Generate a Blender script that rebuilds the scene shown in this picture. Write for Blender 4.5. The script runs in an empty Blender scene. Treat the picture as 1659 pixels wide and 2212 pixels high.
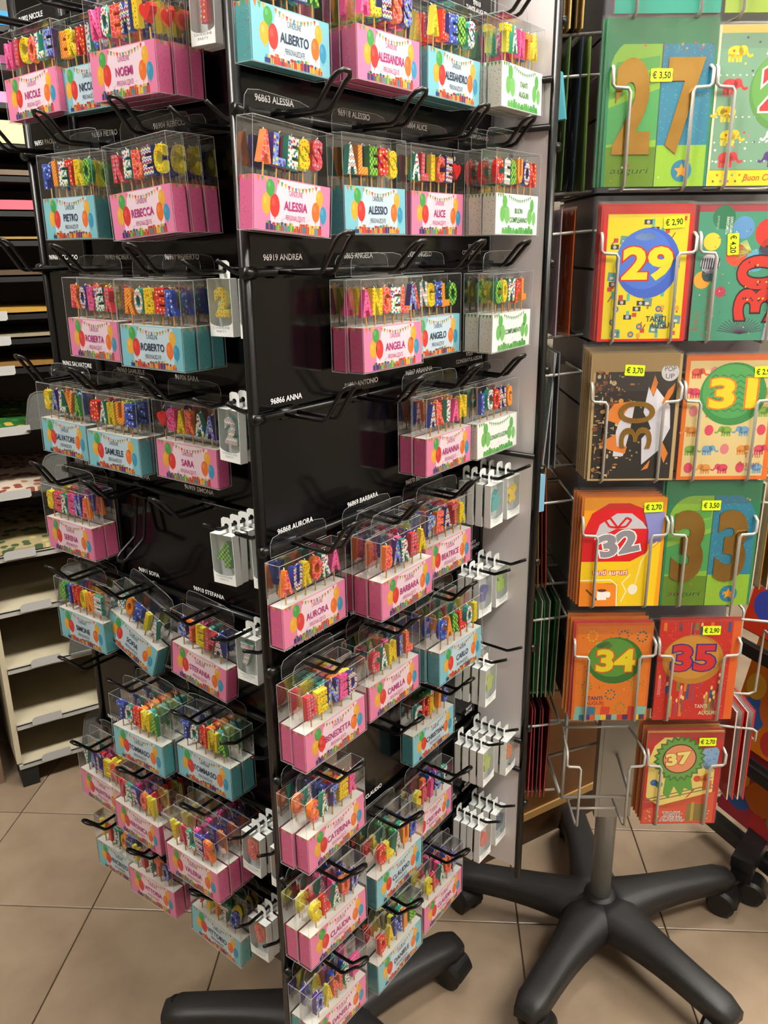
import bpy, math, random
from mathutils import Matrix, Vector
random.seed(7)
R = math.radians
scn = bpy.context.scene
col = scn.collection

# ------------------------------------------------------------------ camera, world, light, exposure
CAM_H = 1.47
cam = bpy.data.objects.new('camera', bpy.data.cameras.new('camera'))
col.objects.link(cam)
cam.data.sensor_fit = 'VERTICAL'; cam.data.sensor_height = 36.0
cam.data.lens = 1781.5 / 2212 * 36
cam.data.clip_start = 0.02
cam.matrix_world = Matrix.Translation((0, 0, CAM_H)) @ Matrix.Rotation(math.pi/2 - .3105, 4, 'X') @ Matrix.Rotation(-.0105, 4, 'Z')
scn.camera = cam
wd = bpy.data.worlds.new('world'); scn.world = wd; wd.use_nodes = True
wd.node_tree.nodes['Background'].inputs[0].default_value = (1, .98, .95, 1)
wd.node_tree.nodes['Background'].inputs[1].default_value = .3
scn.view_settings.view_transform = 'Standard'; scn.view_settings.look = 'None'
scn.view_settings.exposure = 0.70; scn.view_settings.gamma = 1.0
scn.view_settings.use_curve_mapping = False
scn.cycles.transparent_max_bounces = 28
scn.cycles.max_bounces = 4
scn.cycles.diffuse_bounces = 3
scn.cycles.glossy_bounces = 2
scn.cycles.use_adaptive_sampling = True
scn.cycles.adaptive_threshold = .08
scn.cycles.sample_clamp_indirect = 4
LAMP_STRENGTH = 34.0      # ceiling fluorescent diffusers (built with the ceiling below)

# ------------------------------------------------------------------ colour, materials
def lin(h):
    if isinstance(h, str):
        h = h.lstrip('#'); c = [int(h[i:i+2], 16)/255 for i in (0, 2, 4)]
    else: c = [v/255 for v in h]
    return tuple(v/12.92 if v <= .04045 else ((v+.055)/1.055)**2.4 for v in c)
MATS = {}
def mat(name, color='808080', rough=.5, metal=0, spec=.5, emit=0, coat=0):
    if name in MATS: return MATS[name]
    m = bpy.data.materials.new(name); m.use_nodes = True
    b = m.node_tree.nodes['Principled BSDF']; c = lin(color) + (1,)
    b.inputs['Base Color'].default_value = c; b.inputs['Roughness'].default_value = rough
    b.inputs['Metallic'].default_value = metal; b.inputs['Specular IOR Level'].default_value = spec
    b.inputs['Coat Weight'].default_value = coat; b.inputs['Coat Roughness'].default_value = .08
    if emit:
        b.inputs['Emission Color'].default_value = c; b.inputs['Emission Strength'].default_value = emit
    MATS[name] = m; return m
def N(m, t, **kw):
    n = m.node_tree.nodes.new('ShaderNode'+t)
    for k, v in kw.items(): setattr(n, k, v)
    return n
def LK(m, a, b): m.node_tree.links.new(a, b)
def bsdf(m): return m.node_tree.nodes['Principled BSDF']
def ramp(m, stops, interp='LINEAR'):
    r = N(m, 'ValToRGB'); cr = r.color_ramp; cr.interpolation = interp
    while len(cr.elements) > 1: cr.elements.remove(cr.elements[-1])
    for i, (p, c) in enumerate(stops):
        e = cr.elements[0] if i == 0 else cr.elements.new(p)
        e.position = p; e.color = (lin(c) if isinstance(c, str) else c) + (1,) if not (isinstance(c, tuple) and len(c) == 4) else c
    return r
def noisy(name, c0, c1, scale=20, rough=.5, bump=0, detail=4, coat=0, spec=.5):
    if name in MATS: return MATS[name]
    m = mat(name, c0, rough, coat=coat, spec=spec)
    tc = N(m, 'TexCoord'); n = N(m, 'TexNoise'); n.inputs['Scale'].default_value = scale; n.inputs['Detail'].default_value = detail
    LK(m, tc.outputs['Object'], n.inputs['Vector'])
    r = ramp(m, [(.3, c0), (.7, c1)]); LK(m, n.outputs['Fac'], r.inputs[0]); LK(m, r.outputs[0], bsdf(m).inputs['Base Color'])
    if bump:
        b = N(m, 'Bump'); b.inputs['Strength'].default_value = bump; b.inputs['Distance'].default_value = .002
        LK(m, n.outputs['Fac'], b.inputs['Height']); LK(m, b.outputs[0], bsdf(m).inputs['Normal'])
    return m
def clear(name, tint, base, rough, haze=0.0, fk=.5, bump=0):
    m = bpy.data.materials.new(name); m.use_nodes = True; nt = m.node_tree
    nt.nodes.remove(bsdf(m)); out = nt.nodes['Material Output']
    tr = N(m, 'BsdfTransparent'); tr.inputs[0].default_value = tint + (1,)
    gl = N(m, 'BsdfGlossy'); gl.inputs['Roughness'].default_value = rough
    if bump:
        tc = N(m, 'TexCoord'); nz = N(m, 'TexNoise'); nz.inputs['Scale'].default_value = 38; nz.inputs['Detail'].default_value = 1.5; LK(m, tc.outputs['Object'], nz.inputs['Vector'])
        bp = N(m, 'Bump'); bp.inputs['Strength'].default_value = bump; bp.inputs['Distance'].default_value = .004; LK(m, nz.outputs['Fac'], bp.inputs['Height']); LK(m, bp.outputs[0], gl.inputs['Normal'])
    fr = N(m, 'Fresnel'); fr.inputs[0].default_value = 1.42
    ad = N(m, 'Math', operation='MULTIPLY_ADD'); ad.inputs[1].default_value = fk; ad.inputs[2].default_value = base
    LK(m, fr.outputs[0], ad.inputs[0])
    mx = N(m, 'MixShader'); LK(m, ad.outputs[0], mx.inputs[0]); LK(m, tr.outputs[0], mx.inputs[1]); LK(m, gl.outputs[0], mx.inputs[2])
    last = mx
    if haze:
        df = N(m, 'BsdfDiffuse'); df.inputs[0].default_value = (.8, .82, .83, 1)
        m2 = N(m, 'MixShader'); m2.inputs[0].default_value = haze
        LK(m, mx.outputs[0], m2.inputs[1]); LK(m, df.outputs[0], m2.inputs[2]); last = m2
    LK(m, last.outputs[0], out.inputs[0]); MATS[name] = m; return m
clear('clear_plastic', (.985, .99, .99), .01, .05, .010, .5)
clear('clear_edge', (.9, .92, .92), .06, .15, .28)
clear('cellophane', (.995, .995, .995), .04, .1, .008, .3, .7)
clear('window_film', (.93, .95, .95), .0, .12, .08)
def vcol_mat(name, rough, spec=.5, coat=0):
    m = mat(name, 'ffffff', rough, spec=spec, coat=coat)
    a = N(m, 'VertexColor', layer_name='Col'); LK(m, a.outputs[0], bsdf(m).inputs['Base Color']); return m
PRINT = vcol_mat('printed_card', .42)
GLOSSPRINT = vcol_mat('glossy_print', .3, coat=.2)

# ------------------------------------------------------------------ mesh helpers
class MB:
    def __init__(s): s.v = []; s.f = []; s.m = []; s.c = []; s.M = None
    def _add(s, vs, fs, m=0, c=None):
        o = len(s.v); 
        for p in vs:
            p = Vector(p); s.v.append(tuple(s.M @ p) if s.M else tuple(p))
        for f in fs: s.f.append(tuple(i+o for i in f)); s.m.append(m); s.c.append(c)
    def box(s, c, d, m=0, col=None):
        x, y, z = c; a, b, e = d[0]/2, d[1]/2, d[2]/2
        vs = [(x+i*a, y+j*b, z+k*e) for i in (-1, 1) for j in (-1, 1) for k in (-1, 1)]
        s._add(vs, [(0, 1, 3, 2), (4, 6, 7, 5), (0, 4, 5, 1), (2, 3, 7, 6), (0, 2, 6, 4), (1, 5, 7, 3)], m, col)
    def quad(s, a, b, c, d, m=0, col=None): s._add([a, b, c, d], [(0, 1, 2, 3)], m, col)
    def poly(s, pts, m=0, col=None): s._add(pts, [tuple(range(len(pts)))], m, col)
    def prism(s, pts, y0, y1, m=0, mside=None, col=None):       # outline in xz, front at y0
        n = len(pts); vs = [(x, y0, z) for x, z in pts] + [(x, y1, z) for x, z in pts]
        s._add(vs, [tuple(range(n))], m, col); s._add(vs, [tuple(range(2*n-1, n-1, -1))] + [(i, i+n, (i+1) % n+n, (i+1) % n) for i in range(n)], m if mside is None else mside, col)
    def tube(s, path, r, seg=6, m=0, closed=False, col=None):
        P = [Vector(p) for p in path]; n = len(P); rings = []; ref = None
        for i in range(n):
            a = P[i-1] if (i > 0 or closed) else P[i]; b = P[(i+1) % n] if (i < n-1 or closed) else P[i]
            t = (b-a).normalized()
            if ref is None:
                ref = Vector((0, 0, 1)) if abs(t.z) < .9 else Vector((1, 0, 0))
            u = (ref - t*ref.dot(t)).normalized(); w = t.cross(u); ref = u
            rr = r[i] if isinstance(r, (list, tuple)) else r
            rings.append([P[i] + (u*math.cos(k*2*math.pi/seg) + w*math.sin(k*2*math.pi/seg))*rr for k in range(seg)])
        vs = [p for g in rings for p in g]; fs = []
        for i in range(n if closed else n-1):
            j = (i+1) % n
            fs += [(i*seg+k, i*seg+(k+1) % seg, j*seg+(k+1) % seg, j*seg+k) for k in range(seg)]
        if not closed: fs += [tuple(range(seg))[::-1], tuple((n-1)*seg+k for k in range(seg))]
        s._add(vs, fs, m, col)
    def lathe(s, prof, seg=16, c=(0, 0), m=0):
        vs = []; n = len(prof)
        for r, z in prof: vs += [(c[0]+r*math.cos(k*2*math.pi/seg), c[1]+r*math.sin(k*2*math.pi/seg), z) for k in range(seg)]
        fs = [(i*seg+k, i*seg+(k+1) % seg, (i+1)*seg+(k+1) % seg, (i+1)*seg+k) for i in range(n-1) for k in range(seg)]
        fs += [tuple(range(seg))[::-1], tuple((n-1)*seg+k for k in range(seg))]
        s._add(vs, fs, m)
    def loft(s, rings, m=0):
        seg = len(rings[0]); n = len(rings); vs = [p for g in rings for p in g]
        fs = [(i*seg+k, i*seg+(k+1) % seg, (i+1)*seg+(k+1) % seg, (i+1)*seg+k) for i in range(n-1) for k in range(seg)]
        fs += [tuple(range(seg))[::-1], tuple((n-1)*seg+k for k in range(seg))]
        s._add(vs, fs, m)
    def mesh(s, name, mats, smooth=False):
        me = bpy.data.meshes.new(name); me.from_pydata(s.v, [], s.f)
        for m in (mats if isinstance(mats, (list, tuple)) else [mats]): me.materials.append(m)
        me.polygons.foreach_set('material_index', s.m)
        if smooth: me.polygons.foreach_set('use_smooth', [True]*len(s.f))
        if any(c is not None for c in s.c):
            at = me.color_attributes.new('Col', 'FLOAT_COLOR', 'CORNER'); buf = []
            for f, c in zip(s.f, s.c): buf += list((lin(c) if c is not None else (1, 1, 1)) + (1,)) * len(f)
            at.data.foreach_set('color', buf)
        me.update(); return me
def ob(name, data, parent=None, loc=(0, 0, 0), rz=0, rx=0, ry=0):
    o = bpy.data.objects.new(name, data); col.objects.link(o)
    o.location = loc; o.rotation_euler = (rx, ry, rz)
    if parent: o.parent = parent
    return o
def tag(o, label, cat, group=None):
    o['label'] = label; o['category'] = cat
    if group: o['group'] = group
    return o
def struct(o): o['kind'] = 'structure'; return o

# ------------------------------------------------------------------ text
TXT = {}
def text_raw(body, bold=.0, res=3):
    k = (body, bold, res)
    if k not in TXT:
        cu = bpy.data.curves.new('t', 'FONT'); cu.body = body; cu.size = 1; cu.offset = bold; cu.resolution_u = res
        o = bpy.data.objects.new('t', cu); me = bpy.data.meshes.new_from_object(o)
        vs = [(v.co.x, v.co.y) for v in me.vertices]; fs = [tuple(p.vertices) for p in me.polygons]
        bpy.data.objects.remove(o); bpy.data.curves.remove(cu); bpy.data.meshes.remove(me)
        if not vs: vs = [(0, 0)]
        x0, x1 = min(v[0] for v in vs), max(v[0] for v in vs)
        TXT[k] = (vs, fs, x0, x1)
    return TXT[k]
CAP = .70
class Art(MB):
    """flat print, x right, z up, front towards -y; L sets the ink layer"""
    def __init__(s, w=1, h=1): MB.__init__(s); s.w = w; s.h = h; s.k = 1; s.step = 5e-5; s.mi = 0
    def L(s, k): s.k = k; return s
    def pts(s, P, c): s.poly([(x*s.w, -s.k*s.step, z*s.h) for x, z in P], s.mi, c)
    def rect(s, x0, z0, x1, z1, c): s.pts([(x0, z0), (x1, z0), (x1, z1), (x0, z1)], c)
    def ell(s, x, z, rx, rz, c, n=18, rot=0):
        ca, sa = math.cos(rot), math.sin(rot)
        P = []
        for i in range(n):
            a, b = rx*s.w*math.cos(i*2*math.pi/n), rz*s.h*math.sin(i*2*math.pi/n)
            P.append((x+(a*ca-b*sa)/s.w, z+(a*sa+b*ca)/s.h))
        s.pts(P, c)
    def star(s, x, z, r, c, n=5, q=.45, rot=math.pi/2):           # r in metres
        s.k, k0 = s.k, s.k
        P = [(x+(r if i % 2 == 0 else r*q)*math.cos(rot+i*math.pi/n)/s.w, z+(r if i % 2 == 0 else r*q)*math.sin(rot+i*math.pi/n)/s.h) for i in range(2*n)]
        s.pts(P, c)
    def line(s, P, wd, c):                                          # wd in metres
        for (x0, z0), (x1, z1) in zip(P, P[1:]):
            a, b = Vector((x0*s.w, z0*s.h)), Vector((x1*s.w, z1*s.h)); d = (b-a)
            if d.length < 1e-9: continue
            d.normalize(); q = Vector((-d.y, d.x))*wd/2
            s.pts([((p.x)/s.w, (p.y)/s.h) for p in (a-q, b-q, b+q, a+q)], c)
    def text(s, body, x, z, cap, c, width=None, rot=0, bold=.012, align='C', sx=1.0, shear=0, res=3, kx0=None):
        vs, fs, x0, x1 = text_raw(body, bold, res); k = cap/CAP; kx = k*sx
        if width: kx = width/max(1e-6, x1-x0)
        if kx0: kx = kx0
        ox = {'C': (x0+x1)/2, 'L': x0, 'R': x1}[align]; ca, sa = math.cos(rot), math.sin(rot); out = []
        for a, b in vs:
            b2 = b*k; a2 = (a-ox)*kx + shear*b2
            out.append((x*s.w+a2*ca-b2*sa, -s.k*s.step, z*s.h+a2*sa+b2*ca))
        s._add(out, fs, s.mi, c)
def text_mesh(name, lines, cap, material, bold=.012, width=None, align='L', gap=1.5):
    a = Art(); a.step = 0
    for i, t in enumerate(lines): a.text(t, 0, -i*cap*gap, cap, 'ffffff', width=width, bold=bold, align=align)
    a.c = [None]*len(a.c)
    return a.mesh(name, material)

# ------------------------------------------------------------------ candle wax materials
def wax(name, side, fn=None, rough=.38):
    m = mat(name, side, rough)
    if fn:
        tc = N(m, 'TexCoord'); sp = N(m, 'SeparateXYZ'); LK(m, tc.outputs['Object'], sp.inputs[0])
        cb = N(m, 'CombineXYZ'); LK(m, sp.outputs['X'], cb.inputs[0]); LK(m, sp.outputs['Z'], cb.inputs[1])
        LK(m, fn(m, cb.outputs[0], sp), bsdf(m).inputs['Base Color'])
    return m
def f_dots(scale, size, base, cols, rnd=.25):
    def fn(m, v, sp):
        vo = N(m, 'TexVoronoi', voronoi_dimensions='2D'); vo.inputs['Scale'].default_value = scale; vo.inputs['Randomness'].default_value = rnd
        LK(m, v, vo.inputs['Vector'])
        lt = N(m, 'Math', operation='LESS_THAN'); lt.inputs[1].default_value = size; LK(m, vo.outputs['Distance'], lt.inputs[0])
        s3 = N(m, 'SeparateColor'); LK(m, vo.outputs['Color'], s3.inputs[0])
        r = ramp(m, [(i/len(cols), c) for i, c in enumerate(cols)], 'CONSTANT'); LK(m, s3.outputs[0], r.inputs[0])
        mx = N(m, 'Mix', data_type='RGBA'); LK(m, lt.outputs[0], mx.inputs[0]); mx.inputs[6].default_value = lin(base)+(1,); LK(m, r.outputs[0], mx.inputs[7])
        return mx.outputs[2]
    return fn
def f_zig(cols, fz=130, fx=220, amp=.0022):
    def fn(m, v, sp):
        pp = N(m, 'Math', operation='PINGPONG'); pp.inputs[1].default_value = amp; LK(m, sp.outputs['X'], pp.inputs[0])
        ad = N(m, 'Math', operation='ADD'); LK(m, pp.outputs[0], ad.inputs[0]); LK(m, sp.outputs['Z'], ad.inputs[1])
        mu = N(m, 'Math', operation='MULTIPLY'); mu.inputs[1].default_value = fz; LK(m, ad.outputs[0], mu.inputs[0])
        fr = N(m, 'Math', operation='FRACT'); LK(m, mu.outputs[0], fr.inputs[0])
        r = ramp(m, [(i/len(cols), c) for i, c in enumerate(cols)], 'CONSTANT'); LK(m, fr.outputs[0], r.inputs[0]); return r.outputs[0]
    return fn
def f_stripe(a, b, f=260):
    def fn(m, v, sp):
        ad = N(m, 'Math', operation='MULTIPLY_ADD'); ad.inputs[1].default_value = -.8; LK(m, sp.outputs['X'], ad.inputs[0]); LK(m, sp.outputs['Z'], ad.inputs[2])
        mu = N(m, 'Math', operation='MULTIPLY'); mu.inputs[1].default_value = f; LK(m, ad.outputs[0], mu.inputs[0])
        fr = N(m, 'Math', operation='FRACT'); LK(m, mu.outputs[0], fr.inputs[0])
        r = ramp(m, [(0, a), (.62, b)], 'CONSTANT'); LK(m, fr.outputs[0], r.inputs[0]); return r.outputs[0]
    return fn
def f_check(a, b, sc=330):
    def fn(m, v, sp):
        c = N(m, 'TexChecker'); c.inputs['Scale'].default_value = sc; c.inputs[1].default_value = lin(a)+(1,); c.inputs[2].default_value = lin(b)+(1,)
        LK(m, v, c.inputs[0]); return c.outputs[0]
    return fn
def f_scale(line_c, cols, sc=190):
    def fn(m, v, sp):
        vo = N(m, 'TexVoronoi', voronoi_dimensions='2D', feature='DISTANCE_TO_EDGE'); vo.inputs['Scale'].default_value = sc; vo.inputs['Randomness'].default_value = .55
        v2 = N(m, 'TexVoronoi', voronoi_dimensions='2D'); v2.inputs['Scale'].default_value = sc; v2.inputs['Randomness'].default_value = .55
        LK(m, v, vo.inputs['Vector']); LK(m, v, v2.inputs['Vector'])
        gt = N(m, 'Math', operation='LESS_THAN'); gt.inputs[1].default_value = .07; LK(m, vo.outputs['Distance'], gt.inputs[0])
        s3 = N(m, 'SeparateColor'); LK(m, v2.outputs['Color'], s3.inputs[0])
        r = ramp(m, [(i/len(cols), c) for i, c in enumerate(cols)], 'CONSTANT'); LK(m, s3.outputs[0], r.inputs[0])
        mx = N(m, 'Mix', data_type='RGBA'); LK(m, gt.outputs[0], mx.inputs[0]); LK(m, r.outputs[0], mx.inputs[6]); mx.inputs[7].default_value = lin(line_c)+(1,)
        return mx.outputs[2]
    return fn
PAT = {   # key: (side colour, front pattern)
 'os': ('f07a1c', f_scale('ffb0a8', ['ee4a2a', 'e63a50', 'f26a2a', 'f2553f'])),
 'pd': ('4a2a86', f_dots(250, .36, '7aa0e8', ['5a2a8c', 'e8d84a', '8a3aa0', '3a3a9a'], .6)),
 'tc': ('2f9e86', f_dots(260, .36, 'f4f6ee', ['d8324a', '2f9e6a', '2f5fb8', 'c8d83a', '2f9e86'], .7)),
 'ys': ('e8dc3c', f_dots(240, .2, 'f2d414', ['d8521a', 'c03a14', '2f9e4a'], .5)),
 'rh': ('d8333f', f_dots(230, .36, 'd83a46', ['b8a0b4', 'f0707c', 'b8a0b4'], .2)),
 'bz': ('2c3f9e', f_zig(['f4f2ea', '2c6ac0', 'f4f2ea', 'e8d84a', '3a2a86', 'e05a8a'])),
 'ph': ('ee4a96', f_dots(230, .3, 'f26aaa', ['c8186a', 'd82a5a', 'e84a8a'], .4)),
 'oy': ('f08a1c', f_stripe('f07a14', 'ffc85a')),
 'gc': ('2f8a4a', f_check('a8dc3c', '1f7a3a')),
 'rd': ('e0281e', f_dots(210, .24, 'e0281e', ['fff4d8', 'f8d04a', 'c890d8'], .4)),
 'bd': ('2a44a8', f_dots(210, .26, '3a56c0', ['9ac0f0', 'f0f0f8', '1a2a8a'], .6)),
 'tz': ('2f9e8e', f_zig(['f6f2ea', 'f6f2ea', 'e05a4a', 'f6f2ea', '2c6a9e', 'f6f2ea'], 150)),
 'rr': ('e02a2a', None),
}
WAX = {}
for k, (sd, fn) in PAT.items():
    WAX[k] = (wax('wax_front_'+k, sd, fn), mat('wax_side_'+k, sd, .35))
GIRL = ['os', 'pd', 'tc', 'ys', 'rh', 'bz', 'ph', 'os', 'ys', 'tc', 'rd', 'ph']
BOY = ['tz', 'oy', 'gc', 'rd', 'ys', 'bd', 'tc', 'bz', 'gc', 'oy']
LET = {}
def heart_pts(w, n=20):
    P = []
    for i in range(n):
        t = -2*math.pi*i/n
        P.append((16*math.sin(t)**3/17*w/2, (13*math.cos(t)-5*math.cos(2*t)-2*math.cos(3*t)-math.cos(4*t))/17*w/2))
    return P[::-1]
def letter_mesh(ch, pat, H=.029, T=.0080, WMAX=.0165):
    k = (ch, pat, H)
    if k in LET: return LET[k]
    if ch == '*':
        b = MB(); P = heart_pts(.021); b.prism(P, -T/2, T/2, 0, 1); P2 = [(x*.8, z*.8) for x, z in P]; me = b.mesh('heart_candle', list(WAX[pat])); LET[k] = me
        zmin = min(v.co.z for v in me.vertices)
        for v in me.vertices: v.co.z += H*.15 - zmin
        return me
    cu = bpy.data.curves.new('g', 'FONT'); cu.body = ch; cu.size = 1; cu.offset = .035; cu.extrude = .1; cu.bevel_depth = .035; cu.bevel_resolution = 1; cu.resolution_u = 3
    o = bpy.data.objects.new('g', cu); me = bpy.data.meshes.new_from_object(o); bpy.data.objects.remove(o); bpy.data.curves.remove(cu)
    xs = [v.co.x for v in me.vertices]; ys = [v.co.y for v in me.vertices]; zs = [v.co.z for v in me.vertices]
    w, h, t = max(xs)-min(xs), max(ys)-min(ys), max(zs)-min(zs); ks = H/h; tw = min(WMAX, max(.0075, w*ks))
    for v in me.vertices:
        x, y, z = v.co; v.co = ((x-(min(xs)+max(xs))/2)*tw/w, -(z-(min(zs)+max(zs))/2)*T/t, (y-min(ys))*ks)
    me.materials.clear()
    for m in WAX[pat]: me.materials.append(m)
    me.update()
    for p in me.polygons: p.material_index = 0 if p.normal.y < -.8 else 1; p.use_smooth = False
    me.name = 'letter_candle'; LET[k] = me; return me
b = MB(); b.tube([(0, 0, 0), (.0003, 0, .002), (.0014, -.0004, .0038), (.0028, -.0006, .0048)], .00055, 5); WICK = b.mesh('wick', mat('wick_cotton', 'f4efe4', .8), True)
b = MB(); b.tube([(0, 0, .001), (0, 0, -.022)], .0009, 6); STICK = b.mesh('stick', mat('stick_wood', 'c89858', .7), True)

# ------------------------------------------------------------------ room shell
M_white = mat('white_paint', 'dcd8d0', .7); M_black = mat('black_metal', '060607', .3, spec=.4)
GX, GY, GA, GP = -.035, 1.5225, R(-3.4), .331
fl = MB(); fl.box((0, .6, -.03), (6.4, 6.4, .05)); floor = struct(ob('floor', fl.mesh('floor', mat('grout', '5c4c3e', .8)), None))
TM = noisy('floor_tile', '9c8974', '8a7763', 9, .27, detail=8, spec=.45)
TM2 = noisy('floor_tile_b', '98846f', '84725f', 7, .27, detail=8, spec=.45)
tl = []
for m in (TM, TM2):
    b = MB(); h = .1640; e = .1625
    b._add([(-h, -h, -.005), (h, -h, -.005), (h, h, -.005), (-h, h, -.005), (-h, -h, -.0012), (h, -h, -.0012), (h, h, -.0012), (-h, h, -.0012), (-e, -e, 0), (e, -e, 0), (e, e, 0), (-e, e, 0)],
           [(8, 9, 10, 11)] + [(i, (i+1) % 4, (i+1) % 4+4, i+4) for i in range(4)] + [(i+4, (i+1) % 4+4, (i+1) % 4+8, i+8) for i in range(4)])
    tl.append(b.mesh('tile', m))
for i in range(-7, 8):
    for j in range(-4, 8):
        x, y = (i+.5)*GP, (j+.5)*GP
        ob('tile', tl[(i*7+j*3) % 5 == 0], floor, (GX+x*math.cos(GA)-y*math.sin(GA), GY+x*math.sin(GA)+y*math.cos(GA), 0), GA)
SH = (-1.038, 2.025); SA = R(32.05)
FS = Matrix.Translation((SH[0], SH[1], 0)) @ Matrix.Rotation(SA, 4, 'Z')
def sbox(name, c, d, m):
    b = MB(); b.M = FS; b.box(c, d); return struct(ob(name, b.mesh(name, m)))
sbox('wall_back', (.6, .47, 1.4), (6.2, .06, 2.8), mat('wall_paint', '8c8478', .8))
sbox('wall_left', (-2.45, -1.55, 1.4), (.06, 4.1, 2.8), mat('wall_paint', '8c8478', .8))
sbox('wall_right', (3.65, -1.55, 1.4), (.06, 4.1, 2.8), mat('wall_paint', '8c8478', .8))
sbox('wall_front', (.6, -3.55, 1.4), (6.2, .06, 2.8), mat('shop_wall', '9a9288', .8))
sbox('ceiling', (.6, -1.55, 2.85), (6.2, 4.1, .06), mat('ceiling_paint', 'e4e2dc', .8))
LM = mat('lamp_diffuser', 'fffaf0', .5, emit=LAMP_STRENGTH)
k = 0
for lx, ly in ((-1.0, -1.35), (.6, -1.35), (2.2, -1.35), (.6, -2.85), (2.2, -2.85)):
    r = ob('ceiling_lamp', None, None, FS @ Vector((lx, ly, 2.82)), SA)
    b = MB(); b.box((0, 0, -.02), (1.24, .34, .04)); ob('housing', b.mesh('housing', M_white), r)
    b = MB(); b.box((0, 0, -.045), (1.18, .28, .008)); ob('diffuser', b.mesh('diffuser', LM), r)
    tag(r, 'long white fluorescent ceiling lamp above the shop aisle', 'lamp', 'ceiling lamps'); k += 1

# ------------------------------------------------------------------ wheeled star bases
M_plastic = noisy('black_plastic', '19191a', '222223', 300, .5, bump=.15)
def arm_mesh(Rr, w0, w1, z0, z1, hgt, sag):
    b = MB(); rings = []
    for i in range(11):
        t = i/10; r = .02 + (Rr-.02)*t; w = (w1+(w0-w1)*(1-t)**3.2)/2; zt = z0*(1-t)+z1*t + sag*math.sin(t*math.pi)
        hh = hgt*(1-.25*t)
        if i == 10: w *= .72; zt -= .008; hh -= .012
        q = .35*w
        rings.append([(r, -w, zt-hh), (r, w, zt-hh), (r, w, zt-q), (r, w*.75, zt-q*.25), (r, w*.35, zt), (r, -w*.35, zt), (r, -w*.75, zt-q*.25), (r, -w, zt-q)])
    b.loft(rings)
    return b.mesh('arm', M_plastic, True)
def caster_mesh(s=1.16):
    b = MB(); rr = .027*s; cy = -.012*s
    def disc(x0, x1, r, a0, a1, n, m=0):                                # slice of a drum along x
        prof = [(x0, r*.8), (x0+(x1-x0)*.12, r), (x1-(x1-x0)*.12, r), (x1, r*.8)]; ang = [R(a0+(a1-a0)*k/n) for k in range(n+1)]; cnt = n+1
        vs = [(x, cy+q*math.cos(t), rr+q*math.sin(t)) for x, q in prof for t in ang]
        fs = [(i*cnt+k, i*cnt+k+1, (i+1)*cnt+k+1, (i+1)*cnt+k) for i in range(3) for k in range(n)]
        fs += [tuple(range(cnt)), tuple(range(3*cnt, 4*cnt))[::-1]]
        if a1-a0 < 359: fs.append((0, cnt, 2*cnt, 3*cnt)); fs.append(tuple(i*cnt+n for i in range(4))[::-1])
        b._add(vs, fs, m)
    disc(-.024*s, -.005*s, rr, 0, 360, 24); disc(.005*s, .024*s, rr, 0, 360, 24)
    disc(-.0265*s, .0265*s, rr*1.16, 20, 175, 16, 1)
    b.tube([(0, .012*s, .034*s), (0, .012*s, .085*s)], .009*s, 10, 1)
    return b.mesh('caster', [mat('caster_wheel', '161617', .5), mat('caster_plastic', '0d0d0e', .42)], False)
CAST = caster_mesh()
def star_base(root, angles, armm, rc, zc):
    base = ob('star_base', None, root)
    b = MB(); b.lathe([(.02, .05), (.05, .055), (.058, .08), (.055, .108), (.042, .118), (.034, .120), (.032, .126), (.024, .127)], 24)
    ob('hub', b.mesh('hub', M_plastic, True), base)
    for a in angles:
        ob('arm', armm, base, rz=R(a))
        ob('caster', CAST, base, (rc*math.cos(R(a)), rc*math.sin(R(a)), 0), R({0: 55, 1: 150, 2: 35, 3: 70, 4: -40}[int(a % 360)//72]))
    return base

# ------------------------------------------------------------------ candle stand: pinwheel of four panels on a star base
A = Vector((-.1328, .8421)); PH = .9238
U = Vector((math.cos(PH), math.sin(PH))); NN = Vector((math.sin(PH), -math.cos(PH)))
W, DP, W0 = .4737, .0882, .4919; W1 = W
Cc = A + U*DP; LL = Cc - NN*W0; CEN = Cc + (U-NN)*(W-DP)/2
def zr(k): return 1.5922 - .145*k
stand = ob('candle_stand', None, None, (CEN.x, CEN.y, 0))
tag(stand, 'black revolving display stand with hooked panels full of boxed candles', 'display stand')
M_panel = noisy('black_laminate', '040405', '080708', 40, .13, bump=.04, coat=.0, spec=.42)
M_pback = mat('white_panel_back', 'd6d0d1', .42)
Z0, Z1 = .45, 1.86
frames = {'P1': (A, PH, W), 'P0': (LL, PH-math.pi/2, W0-.004), 'P2': (A+U*(W+.003)+NN*DP, PH+math.pi/2, W), 'P3': (A+U*(W+DP)-NN*(W-DP+.003), PH+math.pi, W)}
FRM = {}
PAN = {}
def dhook(rise, L=.085):
    b = MB(); w = .0095; P = []
    y2 = -L*.64
    side = [(0, .002), (0, 0), (y2*.5, -.0005), (y2, -.001), (y2-.006, .0015), (-L+.006, rise*.86), (-L+.001, rise)]
    left = [(-w, y, z) for y, z in side]; right = [(w, y, z) for y, z in side][::-1]
    tip = [(-w*.5, -L-.003, rise+.003), (w*.5, -L-.003, rise+.003)]
    b.tube(left+tip+right, .0024, 6); b.box((0, .001, .0), (.028, .004, .012))
    return b.mesh('hook', M_black, True)
def shook(L=.083, rise=.012):
    b = MB(); b.tube([(0, .002, 0), (0, -.02, -.0006), (0, -L*.7, -.001), (0, -L*.76, .0012), (0, -L, rise)], .0024, 6); b.box((0, .001, 0), (.012, .004, .012))
    return b.mesh('hook', M_black, True)
DH = [dhook(r) for r in (.018, .026, .034)]; SHK = shook()
M_ink = mat('white_ink', 'e8e8ea', .6)
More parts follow.
